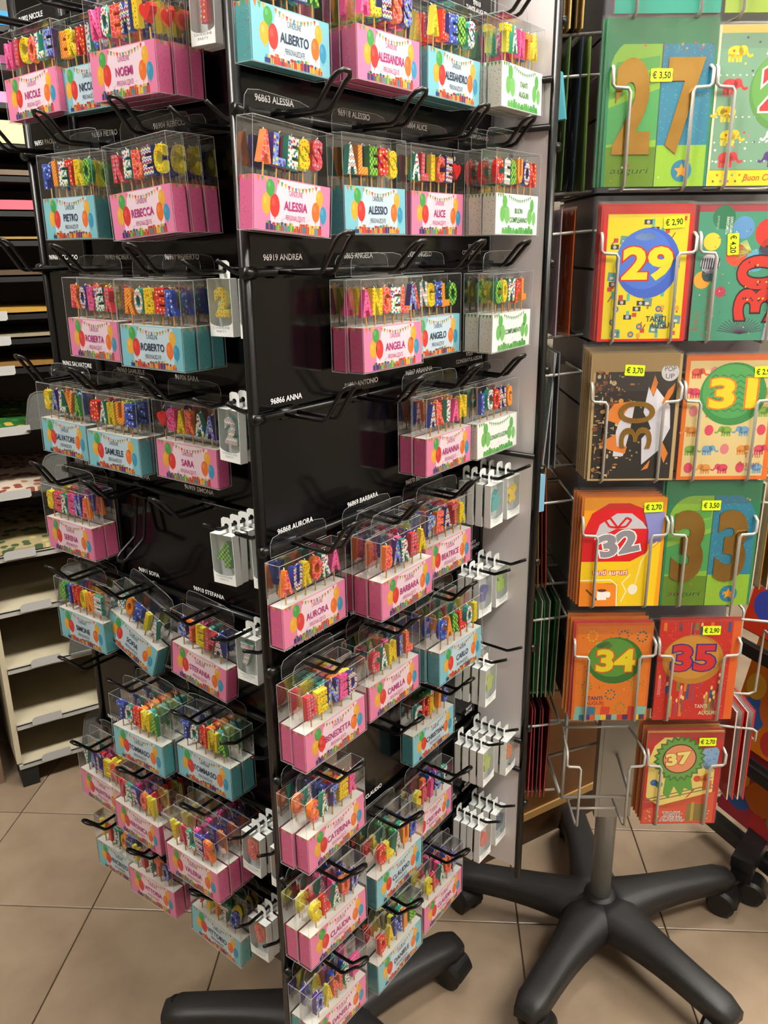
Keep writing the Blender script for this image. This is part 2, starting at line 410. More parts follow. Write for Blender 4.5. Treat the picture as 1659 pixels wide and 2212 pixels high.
for key, (o, a, w) in frames.items():
    FRM[key] = Matrix.Translation((o.x, o.y, 0)) @ Matrix.Rotation(a, 4, 'Z')
    b = MB(); zc, zh = (Z0+Z1)/2, Z1-Z0
    b.box((w/2, .0015, zc), (w, .003, zh), 0); b.box((w/2, .0042, zc), (w-.002, .0022, zh), 1)
    pn = ob('display_panel', b.mesh('display_panel', [M_panel, M_pback]), stand, (o.x-CEN.x, o.y-CEN.y, 0), a); PAN[key] = pn
    b = MB(); b.tube([(0, .001, Z0-.02), (0, .001, Z1+.02)], .0062, 10); pm = b.mesh('post', M_black, True)
    ob('post', pm, pn); 
    if key in ('P0', 'P3', 'P2', 'P1'): ob('post', pm, pn, (w+(.0 if key != 'P0' else -.004), .001, 0))
    b = MB(); b.tube([(0, -.005, 0), (w, -.005, 0)], .0042, 8); rm = b.mesh('rail', M_black, True)
    b = MB(); b.tube([(-.008, -.005, 0), (.006, -.005, 0)], .0062, 8); cm = b.mesh('rail_joint', M_black, True)
    for kk in range(-2, 8):
        ob('rail', rm, pn, (0, 0, zr(kk))); ob('rail_joint', cm, pn, (0, 0, zr(kk)))
    if key == 'P2':
        b = MB(); b.tube([(0, .010, 0), (w, .010, 0)], .0042, 8); bm_ = b.mesh('rear_rail', M_black, True)
        for z in (1.671, 1.6156, 1.1787, .703, .649): ob('rear_rail', bm_, pn, (0, 0, z))
base = star_base(stand, [33.5+72*i for i in range(5)], arm_mesh(.315, .105, .064, .112, .100, .056, .005), .285, .03)
base.location = (0, .02, 0)
b = MB(); b.tube([(0, 0, .1), (0, 0, 1.86)], .02, 16); ob('axle', b.mesh('axle', M_black, True), stand)
b = MB()
for z in (.47, 1.0, 1.5, 1.85):
    for s in (-1, 1):
        b.tube([tuple((U*s*.19).to_3d()+Vector((0, 0, z))), (0, 0, z)], .005, 6); b.tube([tuple((NN*s*.19).to_3d()+Vector((0, 0, z))), (0, 0, z)], .005, 6)
ob('spokes', b.mesh('spokes', M_black, True), stand)

# hooks and printed labels
HX = {'P1': (.047, .17, .295, .408), 'P0': (.060, .174, .315, .43)}
NX = {'P1': (.403, .452), 'P0': (.398, .452)}
def hook(p, s, k, m=None, rx=0): ob('hook', m or DH[1], PAN[p], (s, -.006, zr(k)), rx=rx)
def plabel(p, s, k, lines, cap=.0060, align='L', dz=.0115):
    me = text_mesh('printed_label', lines, cap, M_ink, bold=.02, align=align)
    ob('printed_label', me, PAN[p], (s, -.0006, zr(k)+dz+(len(lines)-1)*.009))
for k in range(-1, 8):
    for p in ('P1', 'P0'):
        for c in range(3): hook(p, HX[p][c], k, DH[2] if (c == 0 and k in (1, 2, 3)) else DH[1])
    if k <= 2: hook('P1', HX['P1'][3], k)
    else:
        for s in NX['P1']: hook('P1', s, k, SHK)
    for s in NX['P0']: hook('P0', s, k, SHK)
ob('hook', DH[1], PAN['P0'], (.178, -.010, zr(3)-.012), rx=R(80))
LBL = {'P1': {-1: ('96916 ALBERTO', '96862 ALESSANDRA', '96917 ALESSANDRO'), 0: ('96863 ALESSIA', '96918 ALESSIO', '96864 ALICE'), 1: ('96919 ANDREA', '96865 ANGELA', '96920 ANGELO'),
  2: ('96866 ANNA', '96921 ANTONIO', '96867 ARIANNA'), 3: ('96868 AURORA', '96869 BARBARA', '96870 BEATRICE'), 4: ('96871 BENEDETTA', '96872 CAMILLA', '96922 CARLO'),
  5: ('96873 CATERINA', '', ''), 6: ('96874 CLAUDIA', '96924 CLAUDIO', '96875 CRISTINA'), 7: ('96876 DANIELA', '', '')},
 'P0': {-1: ('96902 NICOLE', '', ''), 0: ('96958 PAOLO', '96959 PIETRO', '96904 REBECCA'), 1: ('96960 RICCARDO', '96905 ROBERTA', '96961 ROBERTO'), 2: ('96962 SALVATORE', '96963 SAMUELE', '96906 SARA'),
  3: ('96907 SERENA', '96908 SILVIA', '96909 SIMONA'), 4: ('96964 SIMONE', '96911 SOFIA', '96910 STEFANIA'), 5: ('96965 STEFANO', '96966 TOMMASO', '96967 TOMMASO'),
  6: ('96912 VALENTINA', '96913 VALERIA', '96914 VERONICA'), 7: ('', '', '')}}
LX = {'P1': (.024, .146, .268), 'P0': (.014, .142, .262)}
for p, rows in LBL.items():
    for k, names in rows.items():
        for c, t in enumerate(names):
            if t: plabel(p, LX[p][c], k, [t])
for k, t in ((-1, ['97018', 'TANTI AUGURI']), (0, ['97017', 'BUON COMPLEANNO']), (1, ['97019', 'COMPLIMENTI']), (2, ['97020', 'CONGRATULAZIONI'])): plabel('P1', .424, k, t, .0052, 'C')
for k, a, bb in ((3, ['96970', 'UNICORNO'], ['FARFALLA']), (4, ['REGALO'], ['96973', 'DINOSAURO']), (6, ['96976', 'PIRATA'], ['96977', 'LEONE']), (7, ['96978', 'PALLONE'], ['96979', 'CORONA'])):
    plabel('P1', .398, k, a, .0050, 'C'); plabel('P1', .446, k, bb, .0050, 'C')
for k in (2, 3, 4, 5, 6, 7): plabel('P0', .40, k, ['NUMERO'], .0056)

# ------------------------------------------------------------------ boxed letter candles
BW, BH, BD, CW, CH, CD = .112, .099, .0208, .1075, .0480, .0190
def tab_ring(w, z0, z1, rc, hx, hz, hr, n=36):
    outer, inner = [], []
    for i in range(n):
        a = 2*math.pi*i/n; ca, sa = math.cos(a), math.sin(a); t = 1e9
        if ca > 1e-6: t = min(t, (w/2-hx)/ca)
        if ca < -1e-6: t = min(t, (-w/2-hx)/ca)
        if sa > 1e-6: t = min(t, (z1-hz)/sa)
        if sa < -1e-6: t = min(t, (z0-hz)/sa)
        x, z = hx+ca*t, hz+sa*t
        if z > z1-rc and abs(x) > w/2-rc:                              # round the top corners
            cx, cz = math.copysign(w/2-rc, x), z1-rc; d = Vector((x-cx, z-cz))
            if d.length > rc: d = d.normalized()*rc; x, z = cx+d.x, cz+d.y
        outer.append((x, z)); inner.append((hx+ca*hr*1.5, hz+sa*hr))
    return outer, inner
def sq_edge(b, p, q, r=.00035, m=1):
    b.tube([p, q], r, 4, m)
b = MB(); x, y, zt, zb = BW/2, -BD, -.010, -.010-BH
b.quad((-x, y, zb), (x, y, zb), (x, y, zt), (-x, y, zt)); b.quad((x, 0, zb), (-x, 0, zb), (-x, 0, zt), (x, 0, zt))
b.quad((-x, 0, zb), (-x, y, zb), (-x, y, zt), (-x, 0, zt)); b.quad((x, y, zb), (x, 0, zb), (x, 0, zt), (x, y, zt))
b.quad((-x, y, zt), (x, y, zt), (x, 0, zt), (-x, 0, zt)); b.quad((-x, 0, zb), (x, 0, zb), (x, y, zb), (-x, y, zb))
for sx in (-x, x):
    b.quad((sx*.998, y*.95, zt-.001), (sx*.998, y*.05, zt-.001), (sx*.998, y*.12, zt-.014), (sx*.998, y*.88, zt-.014))
    for yy in (y, 0): sq_edge(b, (sx, yy, zb), (sx, yy, zt))
    for zz in (zt, zb): sq_edge(b, (sx, y, zz), (sx, 0, zz))
for yy in (y, 0):
    for zz in (zt, zb): sq_edge(b, (-x, yy, zz), (x, yy, zz))
out, inn = tab_ring(.094, -.010, .017, .012, 0, .001, .0048); n = len(out)
b._add([(p[0], -.0004, p[1]) for p in out] + [(p[0], -.0004, p[1]) for p in inn], [(i, (i+1) % n, (i+1) % n+n, i+n) for i in range(n)], 0)
b.tube([(p[0], -.0004, p[1]) for p in out if p[1] > -.0095], .00028, 4, 1)
BOX = b.mesh('clear_box', [MATS['clear_plastic'], MATS['clear_edge']])
GIFT = ['d8453a', '6aa84f', 'f0a030', '4aa8b8', 'e8c850', '2c3f8a', 'e8603a', 'c8403a']
FLAG = ['e8803a', '6aa84f', 'f0b850', 'd8453a', 'f0a060', '3a9ac0', 'f0b850', '6aa84f']
def carton(kind):
    a = Art(CW, CH); rnd = random.Random(len(kind)*7+ord(kind[0]))
    edge, mid, side, ink = {'pink': ('f58fbb', 'fbe3f1', 'ee6fa6', 'c8228a'), 'blue': ('8ad0e0', 'd2e8f5', '5cb3bb', '3a4668'), 'green': ('ffffff', 'ffffff', 'e4e2d6', '4a9a4a')}[kind]
    hw = CW/2
    a.box((0, CD/2, CH/2), (CW, CD, CH), 0, side)
    a.k = 0; a.quad((-hw, -2e-5, 0), (hw, -2e-5, 0), (hw, -2e-5, CH), (-hw, -2e-5, CH), 0, edge)
    a.quad((-hw, 0, CH+4e-5), (hw, 0, CH+4e-5), (hw, CD, CH+4e-5), (-hw, CD, CH+4e-5), 0, 'f8f6f0')
    for sx in (-1, 1):                                                    # confetti on the sides
        for i in range(26):
            yy, zz = rnd.uniform(.0015, CD-.003), rnd.uniform(.001, CH-.003); xx = sx*(hw+4e-5); c = rnd.choice(['6aa84f', 'e8803a', 'f0c050', 'b84a7a', '3a6a8a'] if kind != 'green' else ['4a9a4a', '2f7a3a', '7a7a6a'])
            s = .0007; a.quad((xx, yy, zz), (xx, yy+s*1.3, zz+s*.4), (xx, yy+s, zz+s*1.6), (xx, yy-s*.3, zz+s), 0, c)
        for i in range(4):
            y0 = .002+i*.005; a.poly([(sx*(hw+4e-5), y0, CH-.0005), (sx*(hw+4e-5), y0+.0035, CH-.0005), (sx*(hw+4e-5), y0+.0017, CH-.005)], 0, (FLAG[i] if kind != 'green' else '4a9a4a'))
    T = lambda x: x-.5
    a.L(1); a.pts([(T(.2), .02), (T(.86), .02), (T(.86), .98), (T(.3), .98), (T(.26), .6), (T(.2), .5)], mid)
    a.L(2)
    g = kind == 'green'
    gb = lambda c, q: q if g else c
    for x, z, rx, rz, c in ((.20, .80, .055, .16, gb('4caf50', '6cbf5c')), (.15, .50, .058, .2, gb('f6b93b', '7cc86c')), (.255, .48, .062, .22, gb('e53935', '8ace7c')), (.85, .74, .05, .17, gb('f6b93b', '6cbf5c')), (.80, .46, .056, .2, gb('f57c2a', '7cc86c')), (.905, .42, .048, .18, gb('3aa0c8', '8ace7c'))):
        a.L(2).ell(T(x), z, rx, rz, c); a.L(3).ell(T(x-.018), z+.06, rx*.35, rz*.35, c if g else {'4caf50': '6cc470', 'f6b93b': 'f9c95e', 'e53935': 'ee5a55', 'f57c2a': 'f99550', '3aa0c8': '5ab4d6'}[c], 10); a.L(2).pts([(T(x-.008), z-rz-.03), (T(x+.008), z-rz-.03), (T(x), z-rz+.02)], c)
    for i in range(12):                                                    # bunting
        x = .30+.5*i/11; z = .965-.10*math.sin(math.pi*i/11); a.L(3).pts([(T(x-.016), z), (T(x), z-.10), (T(x+.016), z)], '4a9a4a' if g else FLAG[i % 8])
    for i in range(3): a.pts([(T(.03+i*.05), .99), (T(.055+i*.05), .88), (T(.07+i*.05), .99)], '4a9a4a' if g else FLAG[i])
    x = .14
    while x < .86:                                                         # row of presents
        w_ = rnd.uniform(.04, .085); h_ = rnd.uniform(.08, .17); c = rnd.choice(['5cb85c', '4ea84e', '74c46c']) if g else GIFT[int(x*97) % 8]
        a.L(4).rect(T(x), .015, T(x+w_), h_, c); a.L(5).rect(T(x+w_*.42), .015, T(x+w_*.58), h_, '6cbf5c' if g else rnd.choice(GIFT))
        a.ell(T(x+w_*.36), h_+.025, .016, .03, c if g else rnd.choice(GIFT), 8); a.ell(T(x+w_*.64), h_+.025, .016, .03, c if g else rnd.choice(GIFT), 8)
        x += w_*.93
    for i in range(26):
        x, z = rnd.uniform(.3, .76), rnd.choice((rnd.uniform(.2, .3), rnd.uniform(.78, .88))); a.L(3).rect(T(x), z, T(x+.007), z+.018, rnd.choice(['4a9a4a', '7cc86c']) if g else rnd.choice(GIFT))
    if not g:
        a.L(4).text('CANDELINE', T(.525), .70, .0050, ink, width=.0190, bold=.0); a.text('PERSONALIZZATE', T(.525), .235, .0048, ink, width=.0275, bold=.0)
    return a.mesh('carton', PRINT)
CART = {k: carton(k) for k in ('pink', 'blue', 'green')}
INK = {'pink': mat('ink_magenta', 'c41f86', .5), 'blue': mat('ink_navy', '28335c', .5), 'green': mat('ink_green', '3f9448', .5)}
NM = {}
def name_mesh(kind, name):
    k = (kind, name)
    if k not in NM:
        ls = name.split(' ') if kind == 'green' else [name]; cap = .0082 if kind != 'green' else .0062
        a = Art(); a.step = 0
        for i, t in enumerate(ls):
            vs, fs, x0, x1 = text_raw(t, .018); wd = (x1-x0)*cap/CAP
            a.text(t, 0, -i*cap*1.75+(len(ls)-1)*cap*.8, cap, 'ffffff', width=min(wd*.80, .046), bold=.018)
        a.c = [None]*len(a.c); NM[k] = a.mesh('printed_name', INK[kind])
    return NM[k]
ORD = {1: ['only box on its hook'], 2: ['front of two boxes', 'rear of two boxes'], 3: ['front of three boxes', 'middle of three boxes', 'rear of three boxes'],
       4: ['front of four boxes', 'second of four boxes', 'third of four boxes', 'rear of four boxes']}
def candle_box(M, kind, name, pats, letters, label):
    r = ob('candle_box', None); r.matrix_world = M
    tag(r, label, 'candle box', 'boxed letter candles on the stand')
    ob('clear_box', BOX, r)
    ct = ob('carton', CART[kind], r, (0, -CD-.0012, -.010-BH+.0008))
    ob('printed_name', name_mesh(kind, name), ct, (.0026, -5.5e-4, CH*.425))
    n = len(letters); nf = n if n <= 6 else math.ceil(n*.62); zb = -.010-BH+CH+.0125
    pitch = min(.0182, (BW-.012)/nf)
    for i, ch in enumerate(letters):
        pt = pats[i % len(pats)]
        if i < nf: x, y = (i-(nf-1)/2)*pitch, -.0142
        else: x, y = (i-nf+.5-(n-nf)/2)*pitch+.012, -.0054
        me = letter_mesh(ch, 'rr' if ch == '*' else pt)
        dz = random.uniform(-.0012, .0022)
        c = ob('letter_candle', me, r, (x, y, zb+dz), random.uniform(-.12, .12), ry=random.uniform(-.07, .07))
        ob('wick', WICK, c, (0, 0, .0262), random.uniform(0, 6.28)); ob('stick', STICK, c)
def stack(p, k, c, name, kind, count, y0=.006, letters=None, tilt=0, roll=0, yaw=0, pats=None, dx=0, dz=0, note='', step=.0217, back=None):
    s = HX[p][c]+dx; rr = random.Random(name+str(k)+str(c))
    base_p = pats or [x for x in (BOY if kind != 'pink' else GIRL)]
    if not pats: o = rr.randrange(len(base_p)); base_p = base_p[o:]+base_p[:o]
    ph = {'pink': 'pink', 'blue': 'light blue', 'green': 'white and green'}[kind]
    for i in range(count):
        y = -(y0+.004+(count-1-i)*step); kd = kind
        if back and i == count-1: kd = back
        M = FRM[p] @ Matrix.Translation((s+rr.uniform(-.002, .002), y, zr(k)+dz)) @ Matrix.Rotation(R(yaw)+rr.uniform(-.03, .03), 4, 'Z') @ Matrix.Rotation(R(tilt)+rr.uniform(-.02, .01), 4, 'X') @ Matrix.Rotation(R(roll)+rr.uniform(-.012, .012), 4, 'Y')
        ph2 = {'pink': 'pink', 'blue': 'light blue', 'green': 'white and green'}[kd]
        candle_box(M, kd, name, base_p, letters or name.replace(' ', ''), '%s boxed letter candles reading %s, %s%s' % (ph2, name, ORD[count][i], note))
T8 = 'letters'
# right-hand panel
stack('P1', -1, 0, 'ALBERTO', 'blue', 1); stack('P1', -1, 1, 'ALESSANDRA', 'pink', 2, letters='ALESSADR', pats=['ph', 'ys', 'bz', 'os', 'pd', 'tc', 'rd', 'ph'])
stack('P1', -1, 2, 'ALESSANDRO', 'blue', 2, letters='ALESSADR', pats=['ys', 'rd', 'bd', 'gc', 'tc', 'oy', 'bd', 'tz']); stack('P1', -1, 3, 'TANTI AUGURI', 'green', 2, y0=.030, letters='TANTAUG', pats=['ys', 'tc', 'ph', 'oy', 'ys', 'rd', 'bd'])
stack('P1', 0, 0, 'ALESSIA', 'pink', 1, roll=4, letters='ALESSIA', pats=['os', 'pd', 'tc', 'ys', 'rh', 'ph', 'bz']); stack('P1', 0, 1, 'ALESSIO', 'blue', 1, pats=['tz', 'oy', 'gc', 'rd', 'ys', 'bd', 'tc'])
stack('P1', 0, 2, 'ALICE', 'pink', 1, letters='ALICE*', pats=['tc', 'rh', 'ys', 'os', 'bz', 'rr']); stack('P1', 0, 3, 'BUON COMPLEANNO', 'green', 3, y0=.010, letters='CEBUON', pats=['rd', 'tz', 'gc', 'oy', 'bz', 'rd'])
stack('P1', 1, 1, 'ANGELA', 'pink', 2, pats=['ph', 'ys', 'os', 'tc', 'os', 'pd']); stack('P1', 1, 2, 'ANGELO', 'blue', 1, pats=['rd', 'tz', 'ys', 'bd', 'oy', 'gc'])
stack('P1', 1, 3, 'COMPLIMENTI', 'green', 2, y0=.030, letters='COMPLIM', pats=['gc', 'ys', 'tc', 'rd', 'oy', 'bz', 'bd'])
stack('P1', 2, 2, 'ARIANNA', 'pink', 2, letters='ARIANNA', pats=['bz', 'os', 'tc', 'ph', 'ys', 'rd', 'os']); stack('P1', 2, 3, 'CONGRATULAZIONI', 'green', 1, letters='ICONG', pats=['bd', 'tc', 'rd', 'bz', 'oy'], y0=.034)
stack('P1', 3, 0, 'AURORA', 'pink', 1, pats=['os', 'bz', 'ys', 'os', 'tc', 'ph']); stack('P1', 3, 1, 'BARBARA', 'pink', 3, letters='BARBARA', pats=['os', 'pd', 'tc', 'rh', 'ys', 'ph', 'bz'])
stack('P1', 3, 2, 'BEATRICE', 'pink', 2, letters='PEATRICE', pats=['pd', 'os', 'bz', 'rh', 'ys', 'tc', 'ph', 'os'])
stack('P1', 4, 0, 'BENEDETTA', 'pink', 2, letters='BENEDETT', pats=['rh', 'ys', 'pd', 'ph', 'bz', 'tc', 'os', 'ys'], y0=.012); stack('P1', 4, 1, 'CAMILLA', 'pink', 2, letters='CAMILLA', pats=['rh', 'tc', 'ys', 'pd', 'os', 'ph', 'tc'])
stack('P1', 4, 2, 'CARLO', 'blue', 3, pats=['bd', 'oy', 'gc', 'rd', 'tz', 'ys'], letters='CARLOI')
stack('P1', 5, 0, 'CATERINA', 'pink', 2, letters='CATERINA', pats=['os', 'tc', 'pd', 'ys', 'ph', 'bz', 'rh', 'tc']); stack('P1', 5, 2, 'CHRISTIAN', 'blue', 1, letters='CHRISTIA', pats=['tz', 'rd', 'ys', 'oy', 'bd', 'gc', 'tc', 'rd'])
stack('P1', 6, 0, 'CLAUDIA', 'pink', 2, pats=['ys', 'rd', 'tc', 'os', 'pd', 'ph', 'bz'], letters='CLAUDIA'); stack('P1', 6, 1, 'CLAUDIO', 'blue', 2, pats=['rd', 'ys', 'tz', 'oy', 'bd', 'gc', 'tc'], y0=.012)
stack('P1', 6, 2, 'CRISTINA', 'pink', 1, letters='CRISTINA', pats=['ys', 'rh', 'ph', 'pd', 'tc', 'os', 'bz', 'ph'])
stack('P1', 7, 0, 'DANIELA', 'pink', 2, pats=['pd', 'ys', 'os', 'tc', 'ph', 'bd', 'bz'], back='blue'); stack('P1', 7, 1, 'DANIELE', 'blue', 2, pats=['rd', 'ys', 'bd', 'oy', 'gc', 'ys', 'tc'], y0=.012)
stack('P1', 7, 2, 'CLAUDIA', 'pink', 2, letters='CLAUDIA', pats=['ys', 'rh', 'tc', 'os', 'pd', 'ph', 'bz'], note=' under crown candles')
# left-hand panel
stack('P0', -1, 0, 'NICOLE', 'pink', 1, y0=.014, dx=.018, roll=-2, pats=['ph', 'rh', 'ys', 'os', 'tc', 'pd']); stack('P0', -1, 1, 'NICOLO', 'blue', 1, y0=.006, dx=.012, letters='ERNICO', pats=['oy', 'ys', 'rd', 'tc', 'bd', 'tz']); stack('P0', -1, 2, 'NOEMI', 'pink', 3, letters='NOEMI*', pats=['ph', 'tc', 'os', 'bz', 'ys', 'rr'], y0=.008, dz=-.006)
stack('P0', 0, 1, 'PIETRO', 'blue', 2, dx=-.022, pats=['bd', 'oy', 'tc', 'rd', 'ys', 'gc']); stack('P0', 0, 2, 'REBECCA', 'pink', 3, roll=-4, letters='REBECCA', pats=['rh', 'tc', 'os', 'bz', 'ys', 'ph', 'pd'])
stack('P0', 1, 1, 'ROBERTA', 'pink', 2, letters='ROBERTA', pats=['os', 'bz', 'ph', 'tc', 'rh', 'os', 'ys']); stack('P0', 1, 2, 'ROBERTO', 'blue', 3, letters='ROBERTO', pats=['oy', 'tz', 'ys', 'rd', 'bd', 'tc', 'gc'])
stack('P0', 2, 0, 'SALVATORE', 'blue', 1, letters='SALVATOR', pats=['ys', 'pd', 'tc', 'oy', 'gc', 'rd', 'tz', 'bd'], y0=.016); stack('P0', 2, 1, 'SAMUELE', 'blue', 2, dx=.014, letters='SAMUELE', pats=['rd', 'tc', 'ys', 'oy', 'bd', 'tz', 'gc']); stack('P0', 2, 2, 'SARA', 'pink', 1, letters='*SARAA', pats=['rr', 'ph', 'ys', 'os', 'tc', 'pd'], y0=.012)
stack('P0', 3, 0, 'SERENA', 'pink', 2, dx=.002, pats=['ys', 'rh', 'tc', 'ph', 'pd', 'os'], y0=.008)
stack('P0', 4, 0, 'SIMONE', 'blue', 2, dx=.002, pats=['gc', 'bd', 'rd', 'ys', 'oy', 'tz'], y0=.01); stack('P0', 4, 1, 'SOFIA', 'blue', 1, dx=.014, pats=['tc', 'oy', 'bd', 'ys', 'tz'], roll=20, y0=.012, dz=-.006); stack('P0', 4, 2, 'STEFANIA', 'pink', 1, letters='STEFANIA', pats=['pd', 'os', 'ys', 'rh', 'bz', 'ph', 'tc', 'bd'], y0=.014, roll=5)
stack('P0', 5, 1, 'TOMMASO', 'blue', 3, letters='TOMMASO', pats=['bd', 'tc', 'rd', 'ys', 'gc', 'oy', 'tz'], note=' beside the empty loop hook', y0=.006, dx=.024); stack('P0', 5, 2, 'TOMMASO', 'blue', 2, letters='TOMMASO', pats=['bd', 'tc', 'rd', 'ys', 'gc', 'oy', 'tz'], note=' next to white number boxes')
stack('P0', 6, 0, 'VALENTINA', 'pink', 2, letters='VALENTIN', pats=['tc', 'pd', 'bz', 'ys', 'os', 'rh', 'ph', 'ys'], y0=.01); stack('P0', 6, 1, 'VERONICA', 'pink', 3, letters='VERONICA', pats=['rh', 'tc', 'bz', 'os', 'ys', 'ph', 'pd', 'rd']); stack('P0', 6, 2, 'VALERIA', 'pink', 4, letters='VALERIA', pats=['ys', 'rh', 'tc', 'bz', 'os', 'ph', 'pd'], step=.0215, y0=.0)
stack('P0', 7, 0, 'VINCENZO', 'blue', 1, letters='VINCENZ', pats=['ys', 'rd', 'tc', 'oy', 'bd', 'gc', 'tz'], y0=.02); stack('P0', 7, 1, 'VITTORIA', 'pink', 2, dx=-.016, letters='VITTORIA', pats=['ys', 'rh', 'tc', 'os', 'pd', 'ph', 'bz', 'rd']); stack('P0', 7, 2, 'VITTORIO', 'blue', 2, letters='VITTORIO', pats=['rd', 'ys', 'oy', 'tz', 'bd', 'tc', 'gc', 'ys'], roll=4)

# ------------------------------------------------------------------ small white candle boxes
NW, NH, ND = .036, .062, .0108
M_carton = mat('white_carton', 'e6e9e8', .5)
b = MB(); x = NW/2; zt, zb = -.008, -.008-NH; t = .0006
b.box((0, -.0003, (zt+zb)/2), (NW, t, NH)); b.box((-x+t/2, -ND/2, (zt+zb)/2), (t, ND, NH)); b.box((x-t/2, -ND/2, (zt+zb)/2), (t, ND, NH))
b.box((0, -ND/2, zt), (NW, ND, t)); b.box((0, -ND/2, zb), (NW, ND, t))
lz = zb+NH*.27                                                            # front label with a scooped top edge
P = [(-x, zb), (x, zb), (x, lz)] + [(x*math.cos(i*math.pi/10), lz-.006*math.sin(i*math.pi/10)) for i in range(1, 10)] + [(-x, lz)]
b.prism(P, -ND-.0003, -ND+.0003)
hp = [(-.011, zt), (-.006, zt+.002), (-.009, zt+.013), (-.0055, zt+.019), (.0055, zt+.019), (.009, zt+.013), (.006, zt+.002), (.011, zt)]
hole = [(.0042*math.cos(i*math.pi/4+.4), .0008+.0034*math.sin(i*math.pi/4+.4)) for i in range(8)]
vs = [(p[0], -.0002, p[1]) for p in hp] + [(p[0], -.0002, p[1]) for p in hole]
# header flap as ring around the hole
ring = []
for i in range(16):
    a = 2*math.pi*i/16; ca, sa = math.cos(a), math.sin(a); rr = min(.0085/max(1e-6, abs(ca)), (.0105 if sa > 0 else .0088)/max(1e-6, abs(sa)), .0115); ring.append((ca*rr, .0005+sa*rr))
inr = [(.0036*math.cos(2*math.pi*i/16), .0005+.0030*math.sin(2*math.pi*i/16)) for i in range(16)]
b._add([(p[0], -.0002, p[1]) for p in ring]+[(p[0], -.0002, p[1]) for p in inr], [(i, (i+1) % 16, (i+1) % 16+16, i+16) for i in range(16)])
NBOX = b.mesh('carton', M_carton)
b = MB(); b.quad((-x+t, -ND, zb+.01), (x-t, -ND, zb+.01), (x-t, -ND, zt), (-x+t, -ND, zt)); NWIN = b.mesh('window', MATS['window_film'])
a = Art(); a.text('CANDELINE', 0, .0046, .0024, '9aa0a0', width=.026, bold=0); a.text('PARTY', 0, .0006, .0024, '9aa0a0', width=.015, bold=0); NTXT = a.mesh('printed_words', PRINT)
def prism_candle(name, pts, c, s=.012, holes=None):
    b = MB(); b.prism([(px*s, pz*s) for px, pz in pts], -.0032, .0032, 0, 0); return b.mesh('candle', wax('wax_'+name, c))
def circ(n, r=1, f=None): return [(r*(f(i) if f else 1)*math.cos(2*math.pi*i/n), r*(f(i) if f else 1)*math.sin(2*math.pi*i/n)) for i in range(n)]
SHAPES = {
 'unicorn': prism_candle('unicorn', [(-.9, -1), (.6, -1), (.7, -.2), (1, .1), (.8, .6), (.3, .8), (.5, 1.5), (.05, .9), (-.4, .7), (-.8, .1)], '4fb8b8'),
 'butterfly': prism_candle('butterfly', [(0, -.7), (.5, -1), (.9, -.6), (.5, 0), (1.1, .5), (.9, 1.1), (.3, .8), (0, .3), (-.3, .8), (-.9, 1.1), (-1.1, .5), (-.5, 0), (-.9, -.6), (-.5, -1)], 'f2cc2a'),
 'gift': prism_candle('gift', [(-.9, -1), (.9, -1), (.9, .4), (.2, .4), (.7, 1), (0, .7), (-.7, 1), (-.2, .4), (-.9, .4)], 'b4d84a'),
 'dinosaur': prism_candle('dinosaur', [(-1.1, -.8), (-.4, -1), (.3, -1), (.5, -.3), (1, .2), (1, .8), (.5, 1), (.2, .8), (.1, 1), (-.1, .6), (-.3, .7), (-.4, .3), (-.7, .3), (-.7, -.2)], '6a6ab0'),
 'pirate': prism_candle('pirate', [(-.6, -1), (.6, -1), (.7, 0), (1.1, .3), (.5, .9), (0, 1.1), (-.5, .9), (-1.1, .3), (-.7, 0)], 'c8d86a'),
 'lion': prism_candle('lion', circ(20, 1, lambda i: 1 if i % 2 else .82), 'ee8a4a'),
 'ball': prism_candle('ball', circ(18), 'e8705a'),
 'crown': prism_candle('crown', [(-.9, -.7), (.9, -.7), (1.1, .9), (.5, .1), (0, 1.1), (-.5, .1), (-1.1, .9)], '4a6a8a'),
 'rocket': prism_candle('rocket', [(-.5, -1), (.5, -1), (.5, .3), (0, 1.2), (-.5, .3)], 'ee8a5a'),
}
def party_box(p, s, k, y, mesh, label, group, tilt=0, roll=0, zoff=-.045):
    r = ob('party_candle_box', None); r.matrix_world = FRM[p] @ Matrix.Translation((s, y, zr(k))) @ Matrix.Rotation(random.uniform(-.06, .06), 4, 'Z') @ Matrix.Rotation(R(tilt), 4, 'X') @ Matrix.Rotation(R(roll)+random.uniform(-.03, .03), 4, 'Y')
    tag(r, label, 'candle box', group)
    c = ob('carton', NBOX, r); ob('printed_words', NTXT, c, (0, -ND-.0006, zb+.004)); ob('window', NWIN, c)
    ob('candle', mesh, r, (0, -ND*.5, zoff))
ORN = ['first', 'second', 'third', 'fourth', 'fifth', 'sixth', 'seventh', 'eighth']
def party_row(p, si, k, n, shape, what, digit=None, y0=.012, step=.0138, tilt=0):
    for i in range(n):
        me = letter_mesh(digit[0], digit[1], H=.033, T=.0065, WMAX=.024) if digit else SHAPES[shape]
        party_box(p, NX[p][si], k, -(y0+i*step), me, 'white boxed %s, %s from the panel on its single hook' % (what, ORN[i]) if n > 1 else 'white boxed %s, alone on its single hook' % what, 'white candle boxes on single hooks', tilt, zoff=-.050 if digit else -.036)
party_row('P1', 0, 3, 4, 'unicorn', 'teal unicorn candle'); party_row('P1', 1, 3, 4, 'butterfly', 'yellow butterfly candle')
party_row('P1', 0, 4, 3, 'dinosaur', 'purple dinosaur candle'); party_row('P1', 1, 4, 3, 'gift', 'lime gift candle')
party_row('P1', 0, 5, 4, 'pirate', 'pale green figure candle'); party_row('P1', 1, 5, 1, 'rocket', 'orange rocket candle')
